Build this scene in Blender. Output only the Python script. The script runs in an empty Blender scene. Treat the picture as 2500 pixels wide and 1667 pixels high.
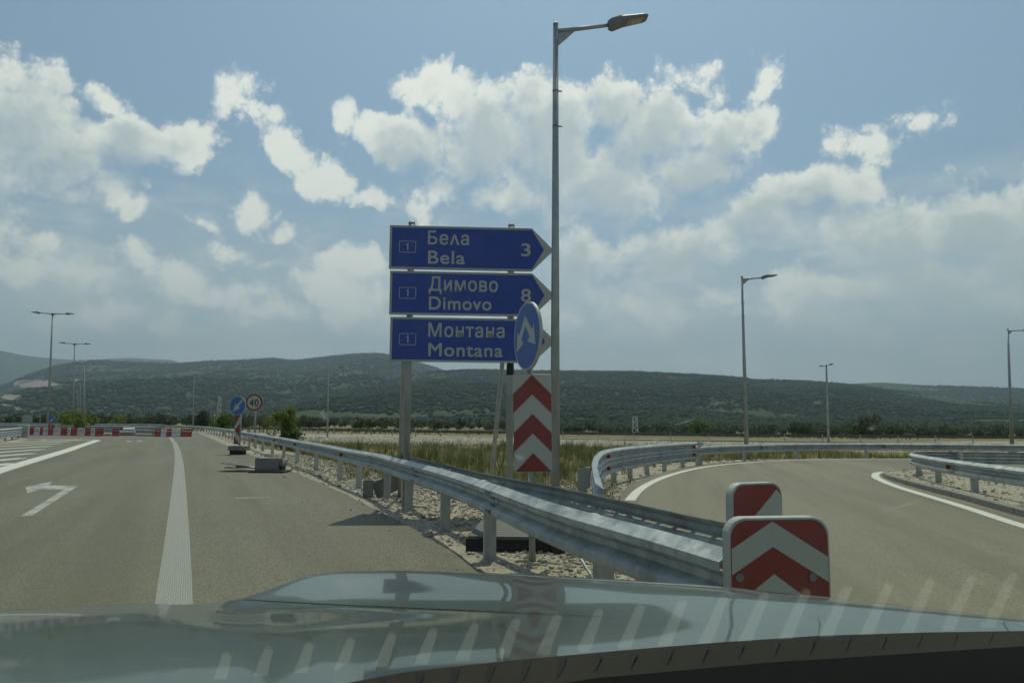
import bpy, math, random
import numpy as np
from mathutils import Vector, Matrix
R = math.radians
random.seed(7); rng = np.random.default_rng(7)
SC = bpy.context.scene
COL = SC.collection

# ------------------------------------------------------------------ camera, sky, sun, exposure
EYE = 1.35; FPX = 1830.0; PW, PH = 2500.0, 1667.0
PITCH = math.atan((1035 - 833.5) / FPX); ROLL = R(0.45)
cam = bpy.data.cameras.new('camera'); cam.sensor_width = 36; cam.lens = 36 * FPX / PW
cam.clip_start = 0.05; cam.clip_end = 60000
camo = bpy.data.objects.new('camera', cam); COL.objects.link(camo)
camo.matrix_world = Matrix.Translation((0, 0, EYE)) @ Matrix.Rotation(R(90) + PITCH, 4, 'X') @ Matrix.Rotation(ROLL, 4, 'Z')
SC.camera = camo

SUN_EL, SUN_AZ = R(62), R(7)          # azimuth measured from +Y towards +X
SKY_STRENGTH = 0.09
SUN_STRENGTH = 3.6
EXPOSURE = -0.24
HAZE = 1.5e-4

SC.view_settings.view_transform = 'Standard'; SC.view_settings.look = 'None'
SC.view_settings.gamma = 1; SC.view_settings.exposure = EXPOSURE; SC.view_settings.use_curve_mapping = False
SC.cycles.use_denoising = True
SC.cycles.use_adaptive_sampling = True; SC.cycles.adaptive_threshold = .02; SC.cycles.adaptive_min_samples = 8
SC.cycles.max_bounces = 8; SC.cycles.transparent_max_bounces = 16; SC.cycles.volume_bounces = 0
SC.cycles.sample_clamp_indirect = 4

sun = bpy.data.lights.new('sun', 'SUN'); sun.energy = SUN_STRENGTH; sun.angle = R(0.53); sun.color = (1, .93, .82)
suno = bpy.data.objects.new('sun', sun); COL.objects.link(suno)
sdir = Vector((math.sin(SUN_AZ) * math.cos(SUN_EL), math.cos(SUN_AZ) * math.cos(SUN_EL), math.sin(SUN_EL)))
suno.rotation_euler = sdir.to_track_quat('Z', 'Y').to_euler()

# pixel helpers: direction of a point of the photograph, and where it meets a plane of the place
def ray(px, py):
    x = (px - PW / 2) / FPX; y = -(py - PH / 2) / FPX
    c, s = math.cos(ROLL), math.sin(ROLL); x, y = c * x - s * y, s * x + c * y
    return Vector((x, math.cos(PITCH) - y * math.sin(PITCH), math.sin(PITCH) + y * math.cos(PITCH)))
def G(px, py, z=0.0):
    d = ray(px, py); t = (z - EYE) / d.z
    return Vector((d.x * t, d.y * t, z))
def A(px, py, Y):
    d = ray(px, py); t = Y / d.y
    return Vector((d.x * t, Y, EYE + d.z * t))
def onplane(px, py, o, n):
    d = ray(px, py); e = Vector((0, 0, EYE))
    return e + d * ((o - e).dot(n) / d.dot(n))
def azel(px, py):
    d = ray(px, py); return math.atan2(d.x, d.y), math.atan2(d.z, math.hypot(d.x, d.y))

# ------------------------------------------------------------------ node helpers
class NT:
    def __init__(s, tree): s.t = tree; s.n = tree.nodes; s.l = tree.links
    def node(s, typ, **kw):
        n = s.n.new(typ)
        for k, v in kw.items(): setattr(n, k, v)
        return n
    def put(s, sock, v):
        if isinstance(v, bpy.types.NodeSocket): s.l.new(v, sock)
        elif v is not None: sock.default_value = v
    def math(s, op, a, b=None, c=None, clamp=False):
        n = s.node('ShaderNodeMath', operation=op, use_clamp=clamp)
        for i, v in enumerate((a, b, c)):
            if v is not None: s.put(n.inputs[i], v)
        return n.outputs[0]
    def vmath(s, op, a, b=None, c=None):
        n = s.node('ShaderNodeVectorMath', operation=op)
        for i, v in enumerate((a, b, c)):
            if v is not None: s.put(n.inputs[i], v)
        return n.outputs[1] if op in ('LENGTH', 'DOT_PRODUCT', 'DISTANCE') else n.outputs[0]
    def mix(s, f, a, b, mode='MIX'):
        n = s.node('ShaderNodeMix', data_type='RGBA', blend_type=mode)
        s.put(n.inputs[0], f); s.put(n.inputs[6], a); s.put(n.inputs[7], b); return n.outputs[2]
    def noise(s, vec, scale, detail=4, rough=.55, dist=0, dim='3D'):
        n = s.node('ShaderNodeTexNoise', noise_dimensions=dim)
        s.put(n.inputs['Vector'], vec); n.inputs['Scale'].default_value = scale; n.inputs['Detail'].default_value = detail
        n.inputs['Roughness'].default_value = rough; n.inputs['Distortion'].default_value = dist
        return n.outputs[0]
    def step(s, v, lo, hi, smooth=True):
        n = s.node('ShaderNodeMapRange', interpolation_type='SMOOTHSTEP' if smooth else 'LINEAR')
        s.put(n.inputs[0], v); s.put(n.inputs[1], lo); s.put(n.inputs[2], hi); return n.outputs[0]
    def ramp(s, v, stops):
        n = s.node('ShaderNodeValToRGB'); s.put(n.inputs[0], v); e = n.color_ramp.elements
        while len(e) < len(stops): e.new(.5)
        for el, (p, c) in zip(e, stops): el.position = p; el.color = (*c, 1)
        return n.outputs[0]

# ------------------------------------------------------------------ sky with cumulus clouds
world = bpy.data.worlds.new('World'); SC.world = world; world.use_nodes = True
world.cycles.sampling_method = 'NONE'
W = NT(world.node_tree); W.n.clear()
wout = W.node('ShaderNodeOutputWorld'); bg = W.node('ShaderNodeBackground'); W.l.new(bg.outputs[0], wout.inputs[0])
sky = W.node('ShaderNodeTexSky', sky_type='NISHITA'); sky.sun_disc = False
sky.sun_elevation = SUN_EL; sky.sun_rotation = SUN_AZ; sky.air_density = 1.0; sky.dust_density = 2.2; sky.ozone_density = 1.3; sky.altitude = 200
# cloud banks: px, py, half width, half height, weight
BANKS = [(40,250,150,150,1),(150,330,130,110,1),(-60,300,150,190,1),(330,330,140,72,1.05),(450,352,112,66,1.1),(290,250,60,40,.8),(270,440,75,55,.9),
 (590,255,75,75,.50),(585,225,60,42,.62),(850,275,36,38,.75),(700,370,75,60,.95),(790,420,110,70,.95),(880,475,100,38,.9),
 (350,507,44,30,.85),(615,500,52,48,.9),(700,563,75,33,.9),(495,545,38,14,.7),(550,605,90,35,.7),(665,645,26,14,.6),
 (70,437,26,14,.6),(160,440,40,28,.7),(145,580,65,32,.8),(50,640,75,60,.9),(0,590,40,50,.8),(0,345,40,50,.8),
 (225,660,62,60,.9),(330,645,55,55,.95),(430,685,125,55,.95),(560,710,145,48,.95),(680,765,140,45,.75),(300,770,180,50,.6),
 (880,640,105,65,1),(840,740,140,110,.85),
 (1050,190,95,60,1),(1120,230,100,70,1),(940,300,75,65,1),(1010,350,120,85,1.05),(1180,330,170,130,1.2),(1350,330,170,150,1.3),(1500,250,130,95,1.15),
 (1600,310,150,110,1.2),(1750,330,120,100,1.1),(1840,300,70,70,1),(1480,430,220,110,1.2),(1700,430,130,90,1.1),(1280,470,200,100,1),(1080,455,60,55,.85),(1060,510,55,30,.75),
 (1690,190,50,55,.75),(1860,190,60,50,.72),(1200,530,50,25,.6),
 (2120,350,95,34,.8),(2230,310,70,36,.8),(2060,355,40,35,.75),
 (1980,470,150,80,1.1),(2060,450,80,60,1),(1850,540,170,90,1.1),(2150,560,170,100,1.1),(1650,610,220,90,1),(1400,620,160,90,.9),(2400,540,180,110,1.2),(2560,560,150,150,1.2),
 (2300,680,260,110,1),(1950,720,260,80,.75),(1550,760,260,70,.65),(1250,760,260,110,.7)]
def cloud_field(banks, fine):
    g = bpy.data.node_groups.new('cloud_field', 'ShaderNodeTree')
    g.interface.new_socket('P', in_out='INPUT', socket_type='NodeSocketVector')
    g.interface.new_socket('D', in_out='OUTPUT', socket_type='NodeSocketFloat')
    N = NT(g); gi = N.node('NodeGroupInput'); go = N.node('NodeGroupOutput')
    P = gi.outputs[0]
    # warp the banks' outlines so that none is an ellipse
    nz = N.node('ShaderNodeTexNoise'); N.put(nz.inputs['Vector'], P); nz.inputs['Scale'].default_value = 9; nz.inputs['Detail'].default_value = 1.5
    wv = N.vmath('MULTIPLY_ADD', nz.outputs['Color'], (.10, .075, 0), (-.05, -.0375, 0))
    Q = N.vmath('ADD', P, wv)
    acc = None
    for (px, py, rx, ry, w) in banks:
        if rx * ry < 4200: w, rx, ry = w * .62, rx * 1.25, ry * 1.25      # small puffs: let the billows shape them
        a, e = azel(px, py); sx = FPX / (rx * .94); sy = FPX / (ry * .94)
        v = N.vmath('MULTIPLY_ADD', Q, (sx, sy, 0), (-a * sx, -e * sy, 0))
        d = N.math('MULTIPLY_ADD', N.vmath('LENGTH', v), -w * .80, w * .80)
        acc = d if acc is None else N.math('SMOOTH_MAX', acc, d, .12)
    f1 = N.noise(P, 17, 8 if fine else 4, .66, .25)
    b = N.math('MULTIPLY_ADD', N.math('SUBTRACT', f1, .5), 1.1, acc)
    if fine:      # cauliflower heads
        vo_ = N.node('ShaderNodeTexVoronoi', voronoi_dimensions='2D', feature='F1', normalize=True); N.put(vo_.inputs['Vector'], N.vmath('ADD', P, N.vmath('MULTIPLY_ADD', nz.outputs['Color'], (.03, .03, 0), (7, 3, 0)))); vo_.inputs['Scale'].default_value = 20; vo_.inputs['Detail'].default_value = 3; vo_.inputs['Roughness'].default_value = .62; vo_.inputs['Lacunarity'].default_value = 2.3
        b = N.math('MULTIPLY_ADD', N.math('SUBTRACT', .40, vo_.outputs['Distance']), 1.1, b)
    # the rest of the sky, all round, carries the same fair-weather cumulus
    vo = N.noise(P, 5.5, 3, .5); 
    gen = N.math('MULTIPLY_ADD', N.math('SUBTRACT', vo, .56), 3.2, N.math('MULTIPLY', N.math('SUBTRACT', f1, .5), 1.3))
    sep = N.node('ShaderNodeSeparateXYZ'); N.put(sep.inputs[0], P)
    out_az = N.step(N.math('ABSOLUTE', sep.outputs[0]), .66, .8); out_el = N.step(sep.outputs[1], .56, .7)
    m = N.math('MAXIMUM', out_az, out_el)
    mx = N.node('ShaderNodeMix', data_type='FLOAT'); N.put(mx.inputs[0], m); N.put(mx.inputs[2], b); N.put(mx.inputs[3], gen)
    N.put(go.inputs[0], mx.outputs[0]); return g
CF = cloud_field(BANKS, True); CF2 = cloud_field([b for b in BANKS if b[2] * b[3] > 8000 and b[4] >= .9], False)
tc = W.node('ShaderNodeTexCoord'); sp = W.node('ShaderNodeSeparateXYZ'); W.put(sp.inputs[0], tc.outputs['Generated'])
az = W.math('ARCTAN2', sp.outputs[0], sp.outputs[1])
el = W.math('ARCSINE', sp.outputs[2])
cb = W.node('ShaderNodeCombineXYZ'); W.put(cb.inputs[0], az); W.put(cb.inputs[1], el); P = cb.outputs[0]
def field(p, tree):
    g = W.node('ShaderNodeGroup'); g.node_tree = tree; W.put(g.inputs[0], p); return g.outputs[0]
D0 = field(P, CF); D1 = field(W.vmath('ADD', P, (.004, .022, 0)), CF2)
alpha = W.step(D0, .12, W.math('ADD', W.math('MULTIPLY_ADD', W.math('MAXIMUM', W.math('MINIMUM', D1, .8), 0), .60, .46), W.math('MULTIPLY', W.step(el, .30, .06), .22)))
lit = W.step(W.math('ADD', W.math('ADD', W.math('MULTIPLY', D1, .62), W.math('MULTIPLY', D0, .50)), W.math('MULTIPLY_ADD', W.noise(P, 30, 4, .6), 1.1, -.55)), -.05, .88)
ccol = W.mix(lit, (15.6, 15.1, 14.0, 1), (8.2, 8.9, 9.0, 1))
skyc = W.mix(1.0, sky.outputs[0], (.90, 1.20, 1.34, 1), 'MULTIPLY')
# thin high veil between the cumulus, thicker low down
veil = W.math('MULTIPLY', W.step(W.noise(W.vmath('MULTIPLY', P, (5, 16, 1)), 1.6, 6, .6), .38, .75), W.step(el, .42, .04))
base = W.mix(W.math('MULTIPLY_ADD', veil, .46, .12), skyc, (5.2, 6.3, 7.0, 1))
lowfade = W.step(el, .02, .22); base = W.mix(W.math('MULTIPLY', W.step(el, .32, .02), .80), base, (11.2, 11.8, 11.4, 1))
lp = W.math('MULTIPLY', W.step(W.noise(W.vmath('MULTIPLY', P, (6, 15, 1)), 1.3, 6, .62), .44, .68), W.math('MULTIPLY', W.step(el, .36, .16), W.step(el, .0, .05)))
base = W.mix(W.math('MULTIPLY', lp, .55), base, (15.0, 14.4, 13.2, 1))
ccol2 = W.mix(W.math('MULTIPLY_ADD', lowfade, -.55, .55), ccol, (14.4, 14.0, 12.8, 1))
fin = W.mix(W.math('MULTIPLY', alpha, .96), base, ccol2)
fin = W.mix(W.step(el, -.03, -.06), fin, (1.2, 1.2, 1.1, 1))
W.put(bg.inputs[0], fin); bg.inputs[1].default_value = SKY_STRENGTH

# ------------------------------------------------------------------ materials
MATS = {}
def mat(name, color=(.5, .5, .5), rough=.6, metal=0, spec=.5, fn=None, coat=0):
    m = bpy.data.materials.new(name); m.use_nodes = True; N = NT(m.node_tree)
    p = m.node_tree.nodes['Principled BSDF']
    p.inputs['Base Color'].default_value = (*color, 1); p.inputs['Roughness'].default_value = rough
    p.inputs['Metallic'].default_value = metal; p.inputs['Specular IOR Level'].default_value = spec
    p.inputs['Coat Weight'].default_value = coat; p.inputs['Coat Roughness'].default_value = .034
    if fn: fn(N, p)
    MATS[name] = m; return m
def objco(N): return N.node('ShaderNodeTexCoord').outputs['Object']
def poscoord(N): return N.node('ShaderNodeNewGeometry').outputs['Position']
def bump(N, p, h, strength=.3, dist=.01):
    b = N.node('ShaderNodeBump'); b.inputs['Strength'].default_value = strength; b.inputs['Distance'].default_value = dist
    N.put(b.inputs['Height'], h); N.put(p.inputs['Normal'], b.outputs[0])

def f_asphalt(dark, light, tint, head):
    def fn(N, p):
        v = poscoord(N)
        vo = N.node('ShaderNodeTexVoronoi'); N.put(vo.inputs['Vector'], v); vo.inputs['Scale'].default_value = 95
        grain = N.math('MULTIPLY_ADD', N.noise(v, 38, 4, .75), .62, N.math('MULTIPLY', vo.outputs['Color'], .38))
        big = N.noise(N.vmath('MULTIPLY', v, (1, .35, 1)), .35, 5, .6)
        c = N.mix(N.step(grain, .34, .68), (*dark, 1), (*light, 1))
        c = N.mix(N.math('MULTIPLY', N.step(big, .35, .7), .5), c, (*tint, 1))
        rt = N.node('ShaderNodeVectorRotate', rotation_type='Z_AXIS'); N.put(rt.inputs['Vector'], v); rt.inputs['Angle'].default_value = R(head)
        band = N.noise(N.vmath('MULTIPLY', rt.outputs[0], (1.1, .05, 1)), 1, 4, .6)
        c = N.mix(N.math('MULTIPLY', N.step(band, .40, .66), .55), c, tuple(.58 * q for q in tint) + (1,))
        patch = N.step(N.noise(v, 1.7, 4, .6), .55, .75)
        c = N.mix(N.math('MULTIPLY', patch, .16), c, (.05, .05, .047, 1))
        stain = N.math('MULTIPLY', N.step(N.noise(N.vmath('MULTIPLY', rt.outputs[0], (1, .4, 1)), 2.6, 5, .7), .64, .74), .38)
        c = N.mix(stain, c, (.045, .044, .038, 1))
        lt = N.math('MULTIPLY', N.step(N.noise(N.vmath('MULTIPLY', rt.outputs[0], (1, .25, 1)), .9, 5, .7), .58, .78), .35)
        c = N.mix(lt, c, tuple(1.45 * q for q in tint) + (1,))
        N.put(p.inputs['Base Color'], c); bump(N, p, grain, .55, .006)
    return fn
mat('asphalt', rough=.82, spec=.35, fn=f_asphalt((.054, .051, .039), (.265, .248, .182), (.185, .171, .122), -23))
mat('asphalt_ramp', rough=.85, spec=.3, fn=f_asphalt((.145, .131, .092), (.285, .262, .19), (.225, .204, .146), 12))
def f_paint(N, p):
    v = poscoord(N); n = N.noise(v, 55, 4, .7); w = N.noise(v, 1.5, 3, .6)
    wear = N.step(N.math('ADD', n, N.math('MULTIPLY', w, .35)), .78, .9)
    N.put(p.inputs['Base Color'], N.mix(wear, (.60, .59, .53, 1), (.16, .155, .135, 1))); bump(N, p, n, .4, .004)
mat('road_paint', rough=.7, fn=f_paint)
def f_faded(N, p):
    v = poscoord(N); n = N.noise(v, 55, 4, .7); w = N.noise(v, 2.5, 3, .6)
    wear = N.step(N.math('ADD', n, N.math('MULTIPLY', w, .5)), .68, .88)
    N.put(p.inputs['Base Color'], N.mix(wear, (.46, .45, .41, 1), (.13, .128, .115, 1)))
mat('road_paint_faded', rough=.75, fn=f_faded)
def f_rumble(N, p):      # structured cold-plastic line: short cross bars with gaps
    v = poscoord(N)
    br = N.node('ShaderNodeTexBrick'); br.inputs['Scale'].default_value = 1
    br.inputs['Brick Width'].default_value = .034; br.inputs['Row Height'].default_value = .026; br.inputs['Mortar Size'].default_value = .0075; br.inputs['Mortar Smooth'].default_value = .3
    rot = N.node('ShaderNodeVectorRotate', rotation_type='Z_AXIS'); N.put(rot.inputs['Vector'], N.vmath('ADD', v, (50, 50, 0))); rot.inputs['Angle'].default_value = R(-23)
    N.put(br.inputs['Vector'], rot.outputs[0])
    n = N.noise(v, 40, 4, .7)
    f = N.math('MAXIMUM', br.outputs['Fac'], N.step(n, .60, .74))
    N.put(p.inputs['Base Color'], N.mix(f, (.60, .59, .53, 1), (.13, .127, .112, 1)))
    bump(N, p, N.math('SUBTRACT', 1.0, f), .6, .006)
mat('rumble_paint', rough=.7, fn=f_rumble)
def f_ground(N, p):
    v = poscoord(N)
    at = N.node('ShaderNodeAttribute'); at.attribute_name = 'grass'; g = at.outputs['Fac']
    vo = N.node('ShaderNodeTexVoronoi'); N.put(vo.inputs['Vector'], v); vo.inputs['Scale'].default_value = 38
    n1 = N.noise(v, .22, 6, .65); n2 = N.noise(v, 3, 5, .65); n3 = N.noise(v, .02, 5, .6)
    stone = N.mix(N.step(N.math('ADD', N.math('MULTIPLY', vo.outputs['Color'], .6), N.math('MULTIPLY', n2, .6)), .3, .85), (.20, .178, .135, 1), (.45, .405, .315, 1))
    grass = N.mix(N.step(n2, .35, .68), (.055, .062, .024, 1), (.20, .165, .075, 1))
    grass = N.mix(N.step(N.math('ADD', n1, N.math('MULTIPLY', n3, .6)), .62, .98), grass, (.25, .20, .095, 1))
    f = N.step(N.math('ADD', g, N.math('MULTIPLY', N.math('SUBTRACT', n1, .5), .9)), .4, .62)
    N.put(p.inputs['Base Color'], N.mix(f, stone, grass))
    bump(N, p, N.math('ADD', N.math('MULTIPLY', vo.outputs['Distance'], .5), n2), .6, .025)
mat('ground_cover', rough=.95, spec=.15, fn=f_ground)
def f_stone(N, p):
    i = N.node('ShaderNodeNewGeometry').outputs['Random Per Island']
    c = N.ramp(i, [(0, (.20, .18, .14)), (.35, (.36, .325, .255)), (.75, (.48, .435, .345)), (1, (.40, .345, .26))])
    N.put(p.inputs['Base Color'], c)
mat('stone', rough=.92, spec=.2, fn=f_stone)
def f_galv(lo, hi, rl, rh):
    def fn(N, p):
        v = poscoord(N); n = N.noise(v, 3.2, 6, .65); n2 = N.noise(N.vmath('MULTIPLY', v, (9, 9, 1.2)), 1, 4, .7)
        f = N.step(N.math('MULTIPLY_ADD', n2, .5, N.math('MULTIPLY', n, .6)), .38, .72)
        N.put(p.inputs['Base Color'], N.mix(f, (*lo, 1), (*hi, 1)))
        N.put(p.inputs['Roughness'], N.math('MULTIPLY_ADD', f, rh - rl, rl))
    return fn
mat('galvanised', metal=.5, fn=f_galv((.26, .28, .28), (.50, .53, .53), .38, .66))
mat('galvanised_post', metal=.15, fn=f_galv((.33, .335, .315), (.46, .465, .43), .5, .65))
mat('galvanised_pole', metal=.5, fn=f_galv((.27, .29, .285), (.40, .42, .41), .42, .6))
mat('galvanised_backlit', metal=.2, fn=f_galv((.10, .105, .10), (.17, .175, .165), .6, .75))  # darker copy of the rail metal, backlit shade put into the colour
mat('reflection_dark', (.01, .01, .01), .9)  # for the dashboard slots' reflection painted on the cowl
def f_retro(col, sc=1.0):
    def fn(N, p):
        v = poscoord(N); n = N.noise(v, 2.0, 6, .65); g2 = N.noise(N.vmath('MULTIPLY', v, (14, 14, 3)), 1, 5, .7); f = N.math('ADD', N.math('MULTIPLY', N.step(n, .38, .8), .24), N.math('MULTIPLY', N.step(g2, .56, .78), .22))
        N.put(p.inputs['Base Color'], N.mix(f, (*col, 1), tuple(.6 * c + .12 for c in col) + (1,)))
    return fn
mat('sign_blue', rough=.38, fn=f_retro((.009, .046, .28)))
mat('sign_blue_light', rough=.5, fn=f_retro((.028, .10, .36)))
mat('sign_white', rough=.45, fn=f_retro((.40, .41, .37)))
mat('sign_letter', rough=.45, fn=f_retro((.40, .41, .37)))
mat('sign_red', rough=.45, fn=f_retro((.22, .028, .023)))
mat('sign_black', (.012, .012, .013), .5)
mat('sign_grey', (.33, .34, .33), .5, .3)
mat('reflector_red', (.42, .02, .015), .3)
mat('lamp_body', (.17, .18, .18), .5, .2)
mat('lamp_glass', (.45, .44, .38), .2)
def f_conc(N, p):
    v = poscoord(N); n = N.noise(v, 9, 6, .7)
    N.put(p.inputs['Base Color'], N.mix(n, (.12, .12, .11, 1), (.27, .265, .235, 1))); bump(N, p, n, .5, .01)
mat('concrete', rough=.9, fn=f_conc)
def f_kerb(N, p):
    v = poscoord(N); n = N.noise(v, 7, 6, .7)
    N.put(p.inputs['Base Color'], N.mix(n, (.17, .165, .145, 1), (.29, .28, .245, 1))); bump(N, p, n, .4, .01)
mat('kerb_concrete', rough=.9, fn=f_kerb)
mat('rubber', (.022, .022, .021), .75)
def f_plastic(a, b):
    def fn(N, p):
        v = objco(N); n = N.noise(v, 4, 5, .65)
        N.put(p.inputs['Base Color'], N.mix(N.step(n, .3, .75), (*a, 1), (*b, 1)))
    return fn
mat('plastic_red', rough=.55, fn=f_plastic((.34, .035, .035), (.46, .085, .075)))
mat('plastic_white', rough=.55, fn=f_plastic((.56, .56, .53), (.72, .72, .68)))
def f_leaf(stops, tr=.35):
    def fn(N, p):
        i = N.node('ShaderNodeNewGeometry').outputs['Random Per Island']
        c = N.ramp(i, stops); N.put(p.inputs['Base Color'], c)
        t = N.node('ShaderNodeBsdfTranslucent'); N.put(t.inputs[0], c)
        mx = N.node('ShaderNodeMixShader'); mx.inputs[0].default_value = tr
        N.l.new(p.outputs[0], mx.inputs[1]); N.l.new(t.outputs[0], mx.inputs[2])
        N.l.new(mx.outputs[0], N.n['Material Output'].inputs[0])
    return fn
mat('leaf_dark', rough=.6, spec=.3, fn=f_leaf([(0, (.035, .052, .022)), (.6, (.065, .092, .036)), (1, (.11, .13, .055))]))
mat('leaf_green', rough=.6, spec=.3, fn=f_leaf([(0, (.05, .09, .018)), (.6, (.10, .16, .03)), (1, (.16, .20, .045))], .45))
mat('leaf_yellow', rough=.6, spec=.3, fn=f_leaf([(0, (.09, .13, .02)), (.6, (.16, .22, .035)), (1, (.24, .27, .06))], .45))
mat('grass_blade', rough=.7, spec=.2, fn=f_leaf([(0, (.075, .10, .03)), (.5, (.13, .155, .05)), (.75, (.21, .20, .085)), (1, (.34, .29, .16))], .45))
mat('weed_green', rough=.7, spec=.2, fn=f_leaf([(0, (.07, .09, .03)), (.6, (.12, .145, .05)), (1, (.22, .21, .09))], .45))
mat('bark', (.09, .07, .05), .9)
def f_hill(quarry):
    def fn(N, p):
        v = poscoord(N); n = N.noise(v, .012, 7, .65); n2 = N.noise(v, .08, 4, .6)
        c = N.mix(N.step(n2, .3, .7), (.045, .07, .04, 1), (.065, .09, .048, 1))
        c = N.mix(N.math('MULTIPLY', N.step(n, .56, .72), .75), c, (.135, .145, .07, 1))
        at = N.node('ShaderNodeAttribute'); at.attribute_name = 'bare'
        rock = N.mix(N.noise(v, .03, 6, .7), (.23, .17, .135, 1), (.46, .385, .33, 1))
        c = N.mix(N.step(N.math('ADD', at.outputs['Fac'], N.math('MULTIPLY', N.math('SUBTRACT', N.noise(N.vmath('MULTIPLY', v, (.006, .002, .05)), 1, 6, .68), .5), 3.0)), .35, .75), c, rock)
        N.put(p.inputs['Base Color'], c)
        bump(N, p, N.noise(v, .12, 5, .6), 1, 4)
    return fn
mat('hillside', rough=1, spec=.05, fn=f_hill(True))
def f_canopy(N, p):
    g = N.node('ShaderNodeNewGeometry'); i = g.outputs['Random Per Island']; v = g.outputs['Position']
    c = N.ramp(i, [(0, (.045, .070, .042)), (.5, (.054, .082, .048)), (.85, (.066, .094, .054)), (1, (.08, .106, .06))])
    c = N.mix(N.math('MULTIPLY', N.step(N.noise(v, .006, 5, .6), .45, .7), .4), c, (.075, .10, .04, 1))
    N.put(p.inputs['Base Color'], c)
    t = N.node('ShaderNodeBsdfTranslucent'); N.put(t.inputs[0], c); mx = N.node('ShaderNodeMixShader'); mx.inputs[0].default_value = .42
    N.l.new(p.outputs[0], mx.inputs[1]); N.l.new(t.outputs[0], mx.inputs[2]); N.l.new(mx.outputs[0], N.n['Material Output'].inputs[0])
mat('canopy', rough=1, spec=.05, fn=f_canopy)

# ------------------------------------------------------------------ mesh helpers
class MB:
    def __init__(s): s.v = []; s.f = []; s.m = []; s.cur = 0
    def add(s, vs, fs):
        o = len(s.v); s.v += [tuple(x) for x in vs]; s.f += [tuple(i + o for i in f) for f in fs]; s.m += [s.cur] * len(fs); return s
    def box(s, lo, hi, M=None, taper=None):
        x0, y0, z0 = lo; x1, y1, z1 = hi
        vs = [Vector(p) for p in ((x0, y0, z0), (x1, y0, z0), (x1, y1, z0), (x0, y1, z0), (x0, y0, z1), (x1, y0, z1), (x1, y1, z1), (x0, y1, z1))]
        if taper:
            cx, cy = (x0 + x1) / 2, (y0 + y1) / 2
            for k in range(4, 8): vs[k].x = cx + (vs[k].x - cx) * taper[0]; vs[k].y = cy + (vs[k].y - cy) * taper[1]
        if M is not None: vs = [M @ p for p in vs]
        return s.add(vs, [(0, 3, 2, 1), (4, 5, 6, 7), (0, 1, 5, 4), (1, 2, 6, 5), (2, 3, 7, 6), (3, 0, 4, 7)])
    def tube(s, pts, rad, n=10, cap=True, M=None):
        pts = [Vector(p) for p in pts]; rad = rad if isinstance(rad, (list, tuple)) else [rad] * len(pts)
        o = []; vs = []
        for i, p in enumerate(pts):
            d = (pts[min(i + 1, len(pts) - 1)] - pts[max(i - 1, 0)]).normalized()
            a = Vector((0, 0, 1)) if abs(d.z) < .9 else Vector((1, 0, 0))
            u = d.cross(a).normalized(); w = d.cross(u)
            for k in range(n):
                t = 2 * math.pi * k / n; vs.append(p + (u * math.cos(t) + w * math.sin(t)) * rad[i])
        fs = []
        for i in range(len(pts) - 1):
            for k in range(n): fs.append((i * n + k, i * n + (k + 1) % n, (i + 1) * n + (k + 1) % n, (i + 1) * n + k))
        if cap: fs += [tuple(range(n))[::-1], tuple((len(pts) - 1) * n + k for k in range(n))]
        if M is not None: vs = [M @ p for p in vs]
        return s.add(vs, fs)
    def prism(s, pts, o, ux, uy, un, t0, t1):
        """polygon pts (2D) in the frame o,ux,uy, from t0 to t1 along un"""
        n = len(pts); vs = [o + ux * a + uy * b + un * t0 for a, b in pts] + [o + ux * a + uy * b + un * t1 for a, b in pts]
        return s.add(vs, [tuple(range(n))[::-1], tuple(range(n, 2 * n))] + [(i, (i + 1) % n, n + (i + 1) % n, n + i) for i in range(n)])
    def build(s, name, material, parent=None, smooth=False, mods=None):
        me = bpy.data.meshes.new(name); me.from_pydata(s.v, [], s.f)
        for m in (material if isinstance(material, (list, tuple)) else [material]): me.materials.append(MATS[m])
        if any(s.m): me.polygons.foreach_set('material_index', s.m)
        if smooth: me.polygons.foreach_set('use_smooth', [True] * len(me.polygons))
        me.update(); return link(name, me, parent)
def link(name, me, parent=None):
    o = bpy.data.objects.new(name, me); COL.objects.link(o)
    if parent is not None: o.parent = parent
    return o
def bevel(o, w=.01, seg=2):
    m = o.modifiers.new('bevel', 'BEVEL'); m.width = w; m.segments = seg; m.limit_method = 'ANGLE'; m.angle_limit = R(35); return o
def npmesh(name, verts, faces, material, parent=None, smooth=False):
    me = bpy.data.meshes.new(name); nv = len(verts); nf, k = faces.shape
    me.vertices.add(nv); me.vertices.foreach_set('co', np.ascontiguousarray(verts, dtype=np.float32).ravel())
    me.loops.add(nf * k); me.loops.foreach_set('vertex_index', np.ascontiguousarray(faces, dtype=np.int32).ravel())
    me.polygons.add(nf); me.polygons.foreach_set('loop_start', np.arange(0, nf * k, k, dtype=np.int32))
    me.materials.append(MATS[material]); me.update(calc_edges=True); me.validate()
    if smooth: me.polygons.foreach_set('use_smooth', np.ones(nf, dtype=bool))
    return link(name, me, parent)
def tag(o, label=None, cat=None, group=None, kind=None):
    if label: o['label'] = label
    if cat: o['category'] = cat
    if group: o['group'] = group
    if kind: o['kind'] = kind
    return o
def thing(name, loc, label, cat, group=None, rz=0):
    o = bpy.data.objects.new(name, None); COL.objects.link(o); o.location = loc; o.rotation_euler = (0, 0, rz); o.empty_display_size = .2
    return tag(o, label, cat, group)
def kids(o): return [c for c in COL.objects if c.parent == o]
def copy_tree(o, parent=None):
    c = o.copy(); COL.objects.link(c)
    if parent is not None: c.parent = parent
    for ch in list(o.children): copy_tree(ch, c)
    return c
def sstep(a, b, x):
    t = np.clip((x - a) / (b - a), 0, 1); return t * t * (3 - 2 * t)
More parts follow.
